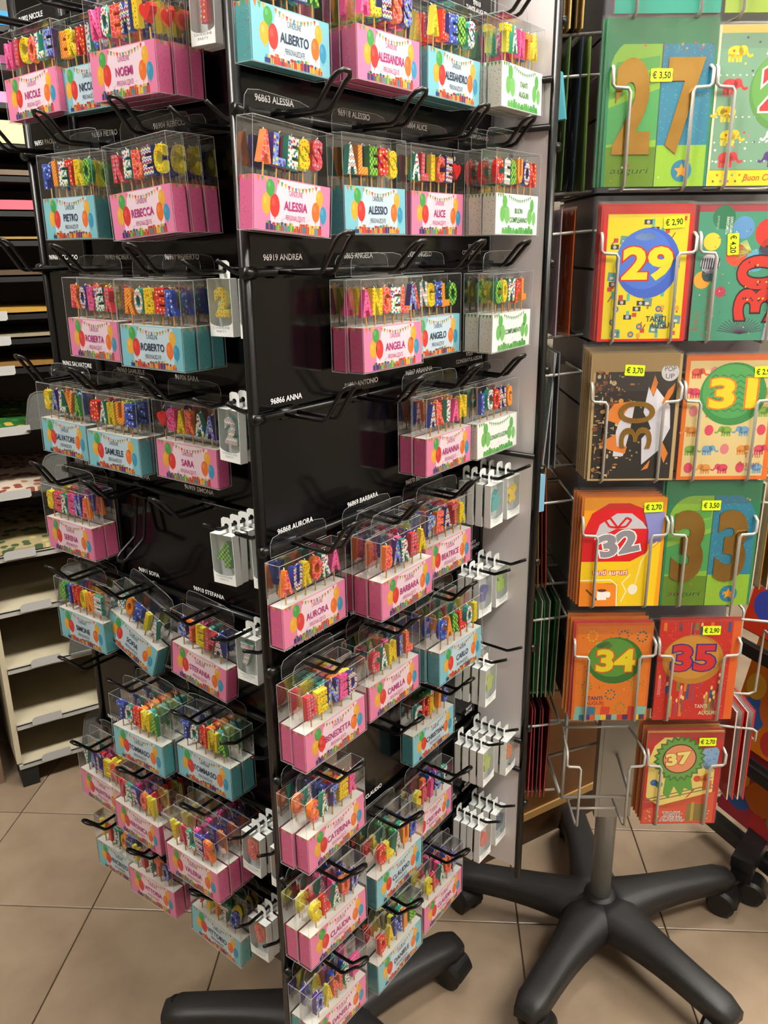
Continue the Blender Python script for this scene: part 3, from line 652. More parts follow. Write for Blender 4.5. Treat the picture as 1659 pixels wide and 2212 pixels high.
party_row('P1', 0, 6, 4, 'pirate', 'pale green pirate candle'); party_row('P1', 1, 6, 5, 'lion', 'orange lion candle')
party_row('P1', 0, 7, 4, 'ball', 'red ball candle'); party_row('P1', 1, 7, 4, 'crown', 'blue crown candle')
party_row('P0', 0, -1, 2, None, 'red number one candle', ('1', 'rd')); party_row('P0', 1, 0, 1, None, 'yellow number one candle', ('1', 'ys'), y0=.03)
party_row('P0', 0, 1, 1, None, 'yellow starred number two candle', ('2', 'ys'), y0=.03); party_row('P0', 1, 1, 2, None, 'zigzag number three candle', ('3', 'tz'), y0=.02)
party_row('P0', 0, 2, 2, None, 'teal zigzag number two candle', ('2', 'tz'), y0=.014); party_row('P0', 1, 2, 2, None, 'green checked number zero candle', ('0', 'gc'), y0=.014)
party_row('P0', 0, 3, 4, None, 'green checked number four candle', ('4', 'gc')); party_row('P0', 1, 3, 3, None, 'teal zigzag number five candle', ('5', 'tz'))
party_row('P0', 0, 4, 2, None, 'teal zigzag number seven candle', ('7', 'tz')); party_row('P0', 1, 4, 2, None, 'teal zigzag number six candle', ('6', 'tz'))
party_row('P0', 0, 6, 3, None, 'orange scaled number eight candle', ('8', 'os')); party_row('P0', 1, 6, 3, None, 'orange striped number seven candle', ('7', 'oy'))
party_row('P0', 0, 7, 3, None, 'orange scaled number nine candle', ('9', 'os')); party_row('P0', 1, 7, 2, None, 'orange scaled number zero candle', ('0', 'os'))

# ------------------------------------------------------------------ greeting card rack
RX, RY = .4625, 1.46
rack = ob('greeting_card_rack', None, None, (RX, RY, 0)); tag(rack, 'grey revolving wire card rack on a black five-armed wheeled base', 'card rack')
star_base(rack, [88+72*i for i in range(5)], arm_mesh(.338, .135, .060, .122, .104, .052, .004), .31, .03)
M_alu = mat('grey_aluminium', 'a2a4a2', .38, .35); M_wire = mat('grey_wire', 'b4b2ac', .35, .3)
b = MB(); b.tube([(0, 0, .1), (0, 0, .62)], .0215, 20); ob('pole', b.mesh('pole', M_alu, True), rack)
b = MB(); b.box((0, -.012, .52), (.058, .052, .34)); b.box((-.033, -.03, .52), (.008, .014, .34)); b.box((.033, -.03, .52), (.008, .014, .34)); ob('pole_sleeve', b.mesh('pole_sleeve', M_alu), rack)
CO = .135; core = ob('core_column', None, rack)
b = MB(); b.box((0, 0, 1.28), (2*CO-.008, 2*CO-.008, 1.24)); ob('core_box', b.mesh('core_box', mat('core_dark', '1c1c1f', .6)), core)
b = MB(); b.box((0, -CO+.001, 0), (2*CO, .006, .1035)); SL = b.mesh('slat', mat('grey_slat', '737176', .45))
def zp(k): return 1.544 - .2156*k
for q in range(4):
    for j in range(11): ob('slat', SL, core, (0, 0, zp(-1)+.16-j*.1078), q*math.pi/2)
# wire pockets
CX = (-.0775, .0645)
b = MB(); r = .0025; f = -.077
for s in (-1, 1):
    b.tube([(s*.043, 0, .004), (s*.043, f*.85, .0), (s*.043, f, .006), (s*.043, f, .124), (s*.046, f, .129), (s*.064, f, .130), (s*.068, f, .134), (s*.068, f, .152), (s*.067, f*.9, .157), (s*.064, f*.4, .160), (s*.06, 0, .162)], r, 6)
b.tube([(-.06, f*.02, .162), (.06, f*.02, .162)], r, 6); b.tube([(-.043, f*.3, .002), (.043, f*.3, .002)], r, 6)
POCK = b.mesh('wire_pocket', M_wire, True)
for q, rows in ((0, range(-1, 6)), (-1, range(-1, 6)), (1, range(-1, 6))):
    for k in rows:
        for x in CX:
            a = q*math.pi/2; v = Matrix.Rotation(a, 3, 'Z') @ Vector((x, -CO-.004, zp(k)))
            ob('wire_pocket', POCK, rack, v, a)
b = MB()
for q in range(4):
    m4 = Matrix.Rotation(q*math.pi/2, 4, 'Z'); b.M = m4
    b.tube([(-.13, -.132, .47), (.13, -.132, .47)], .0035, 6); b.tube([(-.13, -.132, .47), (-.13, -.132, .68)], .0035, 6); b.tube([(0, 0, .51), (0, -.132, .47)], .0035, 6)
ob('lower_frame', b.mesh('lower_frame', M_wire, True), rack)

# ------------------------------------------------------------------ greeting cards
GOLD = noisy('gold_foil', 'c8a25c', 'a07a3c', 14, .22, bump=.3)
bsdf(GOLD).inputs['Metallic'].default_value = 1.0
STK = {}
def sticker(t):
    if t not in STK:
        a = Art(.0305, .0165); a.pts([(-.5, -.4), (-.46, -.5), (.46, -.5), (.5, -.4), (.48, 0), (.5, .4), (.46, .5), (-.46, .5), (-.5, .4), (-.48, 0)], 'dcf51e')
        a.L(3).text(t, 0, -.24, .0082, '141a08', width=.025, bold=.02); STK[t] = a.mesh('price_sticker', PRINT)
    return STK[t]
def plain_card(w, h, c, ce=None, t=.0016):
    b = MB(); b.box((0, t/2, h/2), (w, t, h), 0, c)
    b.quad((-w/2+.002, t+5e-5, .002), (-w/2+.002, t+5e-5, h-.002), (w/2-.002, t+5e-5, h-.002), (w/2-.002, t+5e-5, .002), 0, ce or c); return b.mesh('card_body', PRINT)
def sleeve(w, h, t=.003):
    b = MB(); b.quad((-w/2, -.0009, 0), (w/2, -.0009, 0), (w/2, -.0009, h), (-w/2, -.0009, h)); b.quad((w/2, t, 0), (-w/2, t, 0), (-w/2, t, h), (w/2, t, h)); b.quad((-w/2, -.0009, h), (w/2, -.0009, h), (w/2, t, h), (-w/2, t, h)); return b.mesh('sleeve', MATS['cellophane'])
def slot(face, k, ci, depth, lean=0, dx=0, dz=0, roll=0):
    a = face*math.pi/2; v = Matrix.Rotation(a, 3, 'Z') @ Vector((CX[ci]+dx, -CO-.009+depth, zp(k)+.004+dz))
    return Matrix.Translation((RX+v.x, RY+v.y, v.z)) @ Matrix.Rotation(a, 4, 'Z') @ Matrix.Rotation(R(lean), 4, 'X') @ Matrix.Rotation(R(roll), 4, 'Y')
def card(M, w, h, body, art, label, price=None, ppos=(0, 0), pr=0, foils=(), slv=True, group=None):
    r = ob('greeting_card', None); r.matrix_world = M; tag(r, label, 'greeting card', group)
    c = ob('card_body', body if not isinstance(body, str) else plain_card(w, h, body), r)
    if art: ob('printed_front', art.mesh('printed_front', GLOSSPRINT), c)
    for me, loc, rot in foils: ob('foil_digit', me, c, loc, ry=rot)
    if price: ob('price_sticker', sticker(price), r, (ppos[0], -.0015, ppos[1]), ry=pr)
    if slv: ob('sleeve', sleeve(w+.003, h+.004), r)
def fill(face, k, ci, front, n, w, h, colr, label, step=.0042, lean=0, dx=0, up=.0022, left=-.002, edge=None, group=None):
    for i in range(1, n+1):
        M = slot(face, k, ci, front+i*step, lean+random.uniform(-.3, .3), dx+left*i, up*i)
        r = ob('greeting_card', None); r.matrix_world = M
        tag(r, label % ORN[min(i-1, 4)] if '%s' in label else label, 'greeting card', group or label.replace('%s ', ''))
        ob('card_body', plain_card(w, h, colr if isinstance(colr, str) else colr[i % len(colr)], edge), r); ob('sleeve', sleeve(w+.003, h+.004), r)
def foil(ch, w, h, bold=.05):
    vs, fs, x0, x1 = text_raw(ch, bold, 5); z0, z1 = min(v[1] for v in vs), max(v[1] for v in vs); b = MB()
    P = [((vx-(x0+x1)/2)*w/(x1-x0), -.0008, (vy-z0)*h/(z1-z0)) for vx, vy in vs]; b._add(P, fs); b._add([(p[0], -.0001, p[2]) for p in P], fs); return b.mesh('foil_digit', GOLD)
def badge_num(a, t, x, z, cap, fillc, outc, width, ow=.04, rot=0, **kw):
    k0 = a.k; q = text_raw(t, ow); kx = width/(q[3]-q[2])
    a.text(t, x, z, cap, outc, bold=ow+.035, rot=rot, kx0=kx, **kw); a.L(k0+1).text(t, x, z, cap, fillc, bold=ow, rot=rot, kx0=kx, **kw)
def elephant(a, x, z, s, c, d=1, c2=None):                                # s in metres
    sx, sz = s/a.w, s/a.h
    a.ell(x, z, .42*sx, .3*sz, c, 14); a.ell(x+d*.38*sx, z+.08*sz, .24*sx, .24*sz, c, 12)
    for q in (-.3, -.12, .1, .28): a.rect(x+q*sx-.07*sx, z-.48*sz, x+q*sx+.07*sx, z-.1*sz, c)
    a.line([(x+d*.55*sx, z+.02*sz), (x+d*.72*sx, z-.22*sz), (x+d*.92*sx, z-.14*sz)], .13*s, c)
    k = a.k; a.L(k+1)
    if c2: a.star(x-.1*sx, z+.05*sz, .1*s, c2); a.star(x+.1*sx, z-.08*sz, .07*s, 'ffffff')
    a.L(k)
rn = random.Random(5)
def art_27(d):                                                             # the lime and blue series with gold digits
    w, h = .146, .203; a = Art(w, h); a.L(0).rect(-.5, 0, .5, .0001, '0f8a5a')
    arch = [(-.48, 0), (-.005, 0), (-.005, .925), (-.22, .925)] + [(-.22-.26*math.sin(i*math.pi/12), .925-.2*(1-math.cos(i*math.pi/12))) for i in range(1, 7)]
    a.L(1).pts(arch, '8fc43a'); a.L(2).pts([(-.48, .27), (-.005, .3), (-.005, .62), (-.48, .5)], '4aa85a'); a.pts([(-.48, .55), (-.005, .66), (-.005, .74), (-.48, .64)], '6ab84a'); a.pts([(-.47, .68), (-.02, .75), (-.02, .82), (-.42, .78)], '5ab04e')
    a.L(1).rect(.005, 0, .48, .265, '9acb2e'); a.rect(-.48, 0, -.005, .255, '9acb2e'); a.rect(.005, .265, .48, .925, '1a86a8')
    if d == '33': a.L(2).pts([(.48, .925), (.48, .7), (.45, .8), (.38, .88), (.28, .925)], '0f8a5a')
    for i in range(150):
        x, z = rn.uniform(.02, .46), rn.uniform(.28, .9); a.L(2).ell(x, z, .005, .0036, '5ac0b0', 5)
    a.L(2).line([(0, 0), (0, .925)], .0012, '2a5a3a')
    for i in range(16): a.L(3).star(rn.uniform(-.45, .45), rn.choice((rn.uniform(.02, .2), rn.uniform(.86, .9))), rn.uniform(.0012, .0026), rn.choice(['f2c22a', 'e8603a', 'ffffff', 'd8322a', 'f0a030']))
    a.L(2).ell(.26, .1, .1, .072, '1a86a8', 20); a.L(3).star(.26, .1, .0105, 'f6a81c')
    a.L(3).text('auguri', -.25, .085, .0085, '2c4a1c', width=.052, bold=-.01, shear=.3)
    return a
for d, (k, ci), lab in (('27', (0, 0), 'green and blue card with golden 27, above the yellow 29 card'), ('33', (3, 1), 'green and blue card with golden 33, beside the red and yellow 32 card')):
    f2 = [(foil(d[0], .052, .122), (-.036, -.0006, .042), 0), (foil(d[1], .05, .122), (.034, -.0006, .042), 0)]
    card(slot(0, k, ci, -.066, -1.5), .148, .212, '128a58', art_27(d), lab, '€ 3,50', (.0 if d == '27' else -.005, .142 if d == '27' else .172), foils=f2)
    fill(0, k, ci, -.066, 2, .148, .212, '2a8a5a', 'dark green envelope and card, %s behind the golden card ' + ('above the yellow badge card' if d == '27' else 'beside the gift box card'), step=.005, left=-.004, up=0)
# 29
a = Art(.130, .186); a.L(1).rect(-.45, .02, .45, .965, 'f5e21e')
for i in range(70):
    x, z = rn.uniform(-.42, .42), rn.uniform(.04, .94); t = rn.randrange(7)
    if t == 0: a.L(2).pts([(x-.05, z-.02), (x+.05, z-.025), (x+.055, z+.04), (x-.04, z+.045)], '6aa0a0'); a.L(3).rect(x-.02, z-.01, x+.02, z+.01, 'e8e6d8')
    elif t == 1: a.L(2).rect(x-.025, z-.02, x+.025, z+.012, 'd8483a')
    elif t == 2: a.L(2).ell(x, z, .035, .025, '4a7ab0', 12); a.L(3).ell(x, z, .02, .014, 'f0a04a', 10)
    elif t == 3: a.L(2).line([(x, z), (x+.04, z+.045)], .0016, 'a8502a')
    elif t == 4: a.L(2).ell(x, z, .025, .022, 'f0a83a', 10); a.rect(x-.01, z-.035, x+.01, z-.02, '8a6a3a')
    elif t == 5: a.L(2).rect(x-.045, z-.018, x+.045, z+.018, '3a3a40'); a.L(3).ell(x, z, .02, .014, 'c8c8d0', 10)
    else: a.L(2).rect(x-.018, z-.028, x+.018, z+.028, '6ac0b0')
a.L(4).ell(.02, .60, .36, .265, '3a6ad8', 36); a.L(5).ell(-.02, .63, .31, .225, '4a80e4', 32); a.ell(-.02, .80, .12, .03, '8ab0f0', 16)
a.L(7); badge_num(a, '29', .02, .49, .042, 'f8e81e', 'd8282a', .074, .04)
a.L(7).text('TANTI', .16, .155, .008, '2a3a3a', width=.03); a.text('AUGURI', .24, .105, .008, '2a3a3a', width=.037)
card(slot(0, 1, 0, -.066, -1.5), .130, .186, 'e01c1c', a, 'yellow birthday card with blue badge reading 29 in red border', '€ 2,90', (.036, .168), -.08)
fill(0, 1, 0, -.066, 3, .134, .192, 'd8302e', 'red card, %s behind the yellow 29 card', step=.005, left=-.0015, up=.0006)
# 30 pop up
w, h = .134, .196; a = Art(w, h); a.L(1).rect(-.47, .015, .46, .935, '15110f')
for i in range(170):
    x = -.46+abs(rn.gauss(0, .2)); z = rn.uniform(.03, .92)
    if x > .44: continue
    a.L(2).ell(x, z, rn.choice((.006, .006, .012, .022, .03)), rn.choice((.004, .004, .008, .016, .02)), rn.choice(['c8763a', 'd89a4a', 'e8c88a', '8a4a1c', 'f0e0b0', '6a3414']), 8)
for i in range(14): a.L(2).star(rn.uniform(-.2, .42), rn.uniform(.05, .88), .0022, 'b8a878')
a.L(3).pts([(.1, .55), (.14, .75), (.2, .67), (.23, .74), (.4, .60), (.42, .42), (.3, .24), (.12, .13), (.1, .34), (.2, .42), (.16, .48)], 'e6e4f0'); a.L(4).pts([(.23, .74), (.4, .60), (.42, .42), (.26, .48)], 'f2f0fa')
a.L(3).pts([(-.22, .2), (-.2, .4), (-.12, .62), (.0, .64), (-.04, .4), (-.1, .2)], 'e6e4f0')
for P in ([(.16, .72), (.2, .84), (.24, .78), (.2, .68)], [(.3, .62), (.36, .72), (.44, .78), (.42, .7), (.34, .6)], [(-.36, .5), (-.24, .62), (-.02, .64), (-.1, .56), (-.18, .46)], [(-.4, .3), (-.2, .38), (-.18, .28), (-.06, .28), (-.08, .22), (-.26, .25)], [(.34, .32), (.42, .22), (.38, .14), (.32, .24)], [(.12, .08), (.22, .17), (.2, .1)]): a.L(5).pts(P, 'ee8a2a')
a.L(6).ell(.37, .86, .10, .068, 'f4f2f6', 24); a.L(7).text('POP', .37, .868, .0075, '1c1c1c', width=.017, bold=-.005); a.text('UP', .37, .812, .0075, '1c1c1c', width=.013, bold=-.005)
card(slot(0, 2, 0, -.066, -1.5, dx=.002), w, h, 'cdb27a', a, 'black and gold pop-up birthday card with folded wings and 30', '€ 3,70', (-.005, .172), .05, foils=[(foil('0', .034, .056, .0), (.031, -.0007, .108), -math.pi/2), (foil('3', .034, .05, .0), (.029, -.0007, .068), -math.pi/2)])
fill(0, 2, 0, -.066, 5, w, h, 'b89a62', 'gold-edged card, %s behind the black pop-up card', step=.0052, left=-.002, up=.0018, group='gold-edged cards behind the pop-up card')
# 31
w, h = .142, .192; a = Art(w, h); a.L(1).rect(-.455, .03, .44, .965, 'eed898')
cs = ['e8604a', '8ab84a', 'f0a04a', '7ab0d8', 'e84a6a']
for i in range(6):
    for j in range(5):
        x, z = -.38+.19*j, .1+.155*i; a.L(2); c = cs[(i+2*j) % 5]
        if (i+j) % 3 == 0: a.ell(x, z, .05, .045, 'e88a90' if i % 2 else 'e84a6a', 10)
        else: elephant(a, x, z, .02, c, 1 if i % 2 else -1)
a.L(5).ell(.03, .70, .36, .25, '3a9a4e', 36); a.L(6).ell(.01, .72, .31, .215, '55b060', 32)
for i in range(7):
    for j in range(6): z = .56+.045*i; x = -.22+.09*j; a.L(7).line([(x, z), (x+.045, z+.025), (x+.09, z)], .0018, '3a9050')
a.L(8); badge_num(a, '31', .03, .60, .042, 'f8e020', 'e88a1c', .072, .04)
a.L(8).text('Tanti', .31, .18, .0088, 'b83a4a', width=.026, bold=-.012); a.text('Auguri', .28, .11, .0088, 'b83a4a', width=.034, bold=-.012)
card(slot(0, 2, 1, -.066, -1.5, dx=.004), w, h, 'f07a1c', a, 'orange-bordered cream elephant card with green badge reading 31', '€ 2,90', (.048, .168), -.03)
fill(0, 2, 1, -.066, 2, w, h, 'e86a1c', 'orange card, %s behind the cream elephant 31 card', step=.006, left=.004, up=.001)
# 32
w, h = .132, .186; a = Art(w, h)
a.L(1).rect(-.5, 0, .5, 1, 'f0a01c'); a.L(2).pts([(-.5, .42), (-.5, .68), (-.4, .86), (-.2, .95), (.05, .95), (.22, .9), (.3, .7), (.3, .5), (.1, .42)], 'd81c24'); a.pts([(.22, .88), (.48, .87), (.46, .6), (.3, .58)], '8a90d0')
a.L(2).pts([(-.5, .42), (.1, .42), (.3, .5), (.46, .6), (.44, 0), (-.02, 0), (-.02, .2), (-.5, .24)], 'f2cc1c'); a.rect(-.5, 0, -.04, .22, 'ee8a24'); a.L(3).line([(-.5, .245), (-.12, .25), (-.04, .2), (-.03, 0)], .002, 'f8eec8')
a.L(3).pts([(-.36, .62), (-.3, .76), (-.1, .86), (.08, .86), (.22, .78), (.28, .72)], 'c4c4cc'); a.L(4).pts([(-.36, .62), (-.34, .54), (-.1, .45), (.1, .44), (.26, .52), (.28, .72), (-.1, .72)], 'd81c24')
for s in (-1, 1): a.L(5).line([(-.08, .73), (-.08+s*.1, .82), (-.08+s*.16, .8), (-.08+s*.1, .74), (-.08, .73)], .0035, 'd81c24')
a.L(6); badge_num(a, '32', -.03, .50, .034, '8c8c94', 'f6f6f6', .064, .055, rot=.22)
a.L(6).text('tanti auguri', -.14, .30, .0088, 'd81c24', width=.058, bold=.09); a.L(7).text('tanti auguri', -.14, .30, .0088, 'fbeee0', width=.056, bold=.02)
a.L(4).line([(.18, .2), (.24, .42), (.34, .55), (.42, .6)], .003, 'f8e080'); a.ell(.16, .16, .06, .05, 'f4ecd8', 14); a.line([(.02, .04), (.08, .14), (.02, .22), (.12, .3)], .0018, 'f8eec8')
a.L(4).rect(-.28, .06, -.16, .15, 'f6f2ee'); a.ell(-.14, .11, .03, .03, 'f6f2ee', 10); a.L(5).ell(-.22, .15, .06, .014, '6a3a1c', 12); a.line([(-.42, .16), (-.28, .06)], .003, '6a4a1c')
card(slot(0, 3, 0, -.066, -1.5, dx=.001), w, h, 'f0a01c', a, 'red and yellow gift box birthday card reading 32', '€ 2,70', (.044, .170), -.04, slv=False)
fill(0, 3, 0, -.066, 4, w, h, 'e07a1c', 'orange and red card, %s behind the gift box 32 card', step=.0054, left=-.0032, up=.002)
# 34
w, h = .130, .183; a = Art(w, h); a.L(1).rect(-.47, .005, .47, .97, 'f0851c')
for i in range(60): a.L(2).ell(rn.uniform(-.44, .44), rn.uniform(.15, .94), .008, .006, rn.choice(['7a4a1c', 'f8d04a', '2a6a7a', 'd8402a', 'b8601c']), 6)
for x, z in ((-.28, .87), (.36, .86), (.12, .87), (-.32, .36), (.32, .38), (0, .27), (.14, .13)):
    for i in range(9): t = i*2*math.pi/9; a.L(2).ell(x+.06*math.cos(t), z+.048*math.sin(t), .014, .01, ['2a6a7a', 'f0c02a', '8a9a3a'][int(abs(x*100)) % 3], 6)
a.L(4).ell(.03, .62, .36, .235, '2f7a2a', 36); a.L(5).ell(0, .65, .31, .195, '5aa03a', 32); a.ell(-.12, .78, .12, .04, 'b8d88a', 14)
a.L(7); badge_num(a, '34', .04, .52, .038, 'f5e31e', 'e8641c', .066, .04)
a.L(5).text('TANTI', -.2, .215, .0068, '5a3a6a', width=.026, bold=.03); a.text('AUGURI', -.2, .165, .0068, 'c8381c', width=.031, bold=.03)
for i in range(13): a.L(3).rect(-.47+.0723*i, .005, -.47+.0723*(i+1), .06, ['8ac8b8', '1f7a9a', '5a2a6a', 'e05a2a', '8ac8b8', 'f2d21e', '5a2a6a', '8ac8b8', 'e0442a', '4a2a6a', 'd83a2a', 'f2d21e', '4a2a5a'][i])
for x, c in ((-.25, '1f7a9a'), (-.06, 'e0442a'), (.3, 'd83a3a'), (-.4, '8ac8b8'), (.42, '8ac8b8')): a.L(3).pts([(x-.06, .06), (x+.06, .06), (x+.07, .14), (x-.05, .15)], c)
card(slot(0, 4, 0, -.066, -1.5), w, h, 'e8701c', a, 'orange birthday card with green oval badge reading 34')
fill(0, 4, 0, -.066, 3, w, h, ('e8801c', 'd8383a', 'e8801c'), 'orange card, %s behind the green badge 34 card', step=.0056, left=-.0042, up=.0045)
# 35
w, h = .136, .184; a = Art(w, h); a.L(1).rect(-.5, 0, .40, 1, 'd8281c')
for i in range(160): a.L(2).ell(rn.uniform(-.48, .39), rn.uniform(.02, .98), .005, .0036, 'f0b09a', 5)
for i in range(34):
    x, z = rn.uniform(-.46, .36), rn.choice((rn.uniform(.02, .4), rn.uniform(.02, .4), rn.uniform(.8, .92))); hh = rn.uniform(.08, .2); c = rn.choice(['e88a2a', '8a8a3a', '3a5a8a', 'e87a7a', 'c89a4a', 'b83a5a'])
    a.L(3).rect(x-.02, z, x+.02, min(z+hh, .99), c)
    if z+hh < .96: a.L(4).ell(x, z+hh+.02, .014, .022, 'f6dc7a', 8)
a.L(5).ell(-.06, .62, .38, .25, 'c88a2a', 36); a.L(6).ell(-.08, .64, .34, .215, 'd89c38', 32)
a.L(8); badge_num(a, '35', -.05, .52, .044, 'e02a2e', '3a2a8a', .074, .04)
a.L(7).text('TANTI', .1, .12, .0072, 'f6e6c8', width=.022); a.text('AUGURI', .19, .05, .0072, 'f6e6c8', width=.031)
card(slot(0, 4, 1, -.066, -1.5, dx=.002), w, h, 'ee6a1c', a, 'red candle-patterned birthday card with ochre badge reading 35', '€ 2,90', (.018, .168), 0)
fill(0, 4, 1, -.066, 2, w, h, 'd8322a', 'red card, %s behind the candle-patterned 35 card', step=.006, left=.002, up=.002)
# 37
w, h = .134, .186; a = Art(w, h); a.L(1).pts([(-.46, .3), (-.46, .72), (-.4, .86), (-.28, .95), (-.06, .95), (.14, .86), (.16, .74), (.42, .6), (.42, .3), (-.2, .16)], 'f4e07a'); a.pts([(.16, .82), (.42, .84), (.46, .8), (.44, .62), (.3, .6), (.2, .68)], '8ab8e0')
a.pts([(-.48, .01), (.46, .01), (.46, .36), (-.48, .16)], 'e0522e')
for i in range(40): a.L(2).rect(*(lambda x, z: (x, z, x+.016, z+.01))(rn.uniform(-.45, .42), rn.uniform(.02, .14)), 'fbeadc')
for q in (0, .035): a.L(2).line([(-.46, .24+q), (.44, .40+q)], .0022, '8a7a5a')
a.L(3).pts([(-.22, .55), (.1, .58), (.16, .36), (.04, .4), (.0, .3), (-.1, .42), (-.16, .28), (-.24, .34)], '5aa83c')
a.L(4).star(-.06, .72, .047, '3f7a34', 22, .86); a.L(5).star(-.06, .72, .043, '6aa84a', 22, .82); a.L(6).ell(-.06, .72, .225, .158, '4a3a2a', 30); a.ell(-.06, .72, .225, .158, '4a3a2a', 30); a.L(7).ell(-.06, .72, .21, .148, 'f09a6a', 30)
a.L(9); badge_num(a, '37', -.06, .665, .022, 'f6ec8a', 'c84a1c', .046, .05, rot=.14)
for x, z, c in ((-.37, .46, '2a6ab8'), (-.3, .44, '3a9a4a'), (.2, .5, 'e0402a'), (.27, .5, 'f0a02a'), (.33, .52, 'e86a2a')): a.L(3).ell(x, z, .05, .035, c, 12)
a.L(3).rect(.28, .38, .4, .48, 'e8702a'); a.pts([(.24, .5), (.32, .47), (.42, .52), (.32, .5)], 'c8281c'); a.pts([(.06, .28), (.16, .38), (.2, .4), (.1, .3)], 'c8301c'); a.rect(.1, .03, .38, .22, '8a7a3a'); a.L(4).rect(.16, .03, .2, .24, 'c8a83a')
for i in range(14): a.L(3).star(rn.uniform(.2, .42), rn.uniform(.66, .82), .0014, '3a4a9a')
a.L(5).text('TANTI', -.1, .085, .0095, 'fbf6f0', width=.032, bold=.07); a.L(6).text('TANTI', -.1, .085, .0095, '3a3a4a', width=.03, bold=.0); a.L(5).text('AUGURI', -.1, .03, .0085, 'fbf6f0', width=.041, bold=.07); a.L(6).text('AUGURI', -.1, .03, .0085, '3a3a4a', width=.039, bold=.0)
card(slot(0, 5, 1, -.066, -1.5, dx=-.001), w, h, 'c81e22', a, 'red and yellow birthday card with green rosette reading 37', '€ 2,70', (.038, .168), 0)
fill(0, 5, 1, -.066, 5, w, h, ('c42a2c', 'd8a03a'), 'red card, %s behind the green rosette 37 card', step=.0058, left=-.0022, up=.0028)
# 28
w, h = .150, .202; a = Art(w, h); a.L(1).rect(-.48, .1, .48, .955, '7aa88a'); a.rect(-.48, .955, .48, 1, 'f0c860'); a.rect(-.49, .0, .49, .105, 'f8de14')
for z in (.78, .52, .36, .24):
    for i in range(16): a.L(2).ell(-.46+.06*i, z-.08+.0, .01, .006, 'dfe8dc', 6)
for i, (x, z, c, d) in enumerate(((-.34, .84, 'f0d21e', 1), (.1, .85, 'f4c8d0', -1), (-.36, .64, 'e0323a', 1), (-.36, .47, 'f0d21e', -1), (-.34, .32, 'f0d21e', 1), (.12, .32, 'f2e4ee', -1), (-.34, .18, 'e0323a', 1), (.12, .18, '5a3a8a', -1), (.38, .18, 'f0d21e', 1))): a.L(3); elephant(a, x, z, .026, c, d, 'c8502a')
for i in range(40): a.L(2).ell(rn.uniform(-.46, .46), rn.uniform(.13, .93), .012, .008, rn.choice(['f0d21e', 'e87a9a', 'e0323a', 'ffffff', '3a5a5a']), 6)
a.L(6).ell(.18, .60, .36, .262, '5a9a44', 36); a.L(7).ell(.16, .62, .32, .235, '68aa50', 32)
a.L(9); badge_num(a, '28', .2, .49, .052, 'e0242e', 'f6ece0', .082, .04)
a.L(6).text('Buon Compleanno', .12, .033, .0085, 'd8502a', width=.084, shear=.2)
for i in range(9): a.star(-.44+.035*i, .03+.04*(i % 2), .0022, ['3a4a3a', 'c8502a', '6aa88a'][i % 3])
card(slot(0, 0, 1, -.066, -1.5, dx=.008), w, h, 'f2e6c8', a, 'sage green card of rows of small elephants reading 28')
fill(0, 0, 1, -.066, 3, w, h, 'd8d0a0', 'cream-edged card, %s behind the sage elephant card', step=.0055, left=-.003, up=.001)
# sideways 30 with balloons
w, h = .156, .190; a = Art(w, h); a.L(1).rect(-.5, 0, .5, .955, '3f9a7c'); a.rect(-.5, .955, .5, 1, 'a83a4a')
for x, z, rr, c in ((-.36, .74, .08, 'f0d83a'), (-.08, .84, .1, '5a9ad0'), (.16, .80, .13, 'e0281e'), (.2, .67, .12, '3a3a50'), (-.12, .64, .1, 'e05028'), (-.36, .58, .09, 'd8d6e0'), (-.42, .46, .08, 'f0b02a'), (.06, .6, .1, '5ab0d8'), (-.36, .5, .07, '1f5a6a'), (-.24, .37, .05, 'c8405a')): a.L(2).ell(x, z, rr, rr*.82, c, 22)
for i in range(8): a.L(3).line([(-.44+.022*i, .54), (-.43+.022*i, .62)], .0018, '2a2a4a')
for i in range(60): a.L(3).star(rn.uniform(-.46, .3), rn.uniform(.03, .9), .0012, rn.choice(['ffffff', 'f2d23a', 'd8321e', '1f4a5a']))
for i in range(18): t = i*.16+.2; a.L(2).line([(-.02, .05), (-.02+.22*math.cos(t), .05+.13*math.sin(t))], .001, '4a3a5a'); a.line([(.02, .66), (.02-.16*math.cos(t*.6-.6), .66+.1*math.sin(t*.6-.6))], .001, 'd8dc7a')
a.L(2).pts([(.2, 0), (.26, .5), (.5, .75), (.5, 0)], 'c8c4e0'); a.L(3).pts([(.26, .22), (.5, .24), (.5, .46), (.33, .44)], 'e8641c')
for ch, z in (('0', .51), ('3', .27)):
    q = text_raw(ch, .03, 5); kx = .047/(q[3]-q[2])
    a.L(5).text(ch, .3, z, .060, '2a1418', rot=math.pi/2, bold=.055, res=5, kx0=kx); a.L(6).text(ch, .3, z, .060, 'd8281e', rot=math.pi/2, bold=.03, res=5, kx0=kx)
for i in range(30): a.L(7).ell(rn.uniform(-.02, .3), rn.choice((rn.uniform(.40, .46), rn.uniform(.55, .6), rn.uniform(.3, .33))), .01, .008, rn.choice(['2a1418', 'f2d23a']), 6)
a.L(3).text('Buon', -.42, .08, .010, 'b85a3a', width=.026, rot=math.pi/2, align='L', bold=-.01); a.text('Compleanno', -.32, .03, .010, 'b85a3a', width=.068, rot=math.pi/2, align='L', bold=-.01)
a.L(4).ell(-.27, .915, .105, .085, '0f7a52', 26); a.L(5).text('COMPLEANNI', -.22, .86, .004, 'eaf4ea', width=.022, rot=math.pi/2); a.text('IMPORTANTI', -.185, .86, .004, 'eaf4ea', width=.022, rot=math.pi/2); a.text('Hallmark', -.31, .88, .004, 'eaf4ea', width=.018, rot=math.pi/2, bold=-.02)
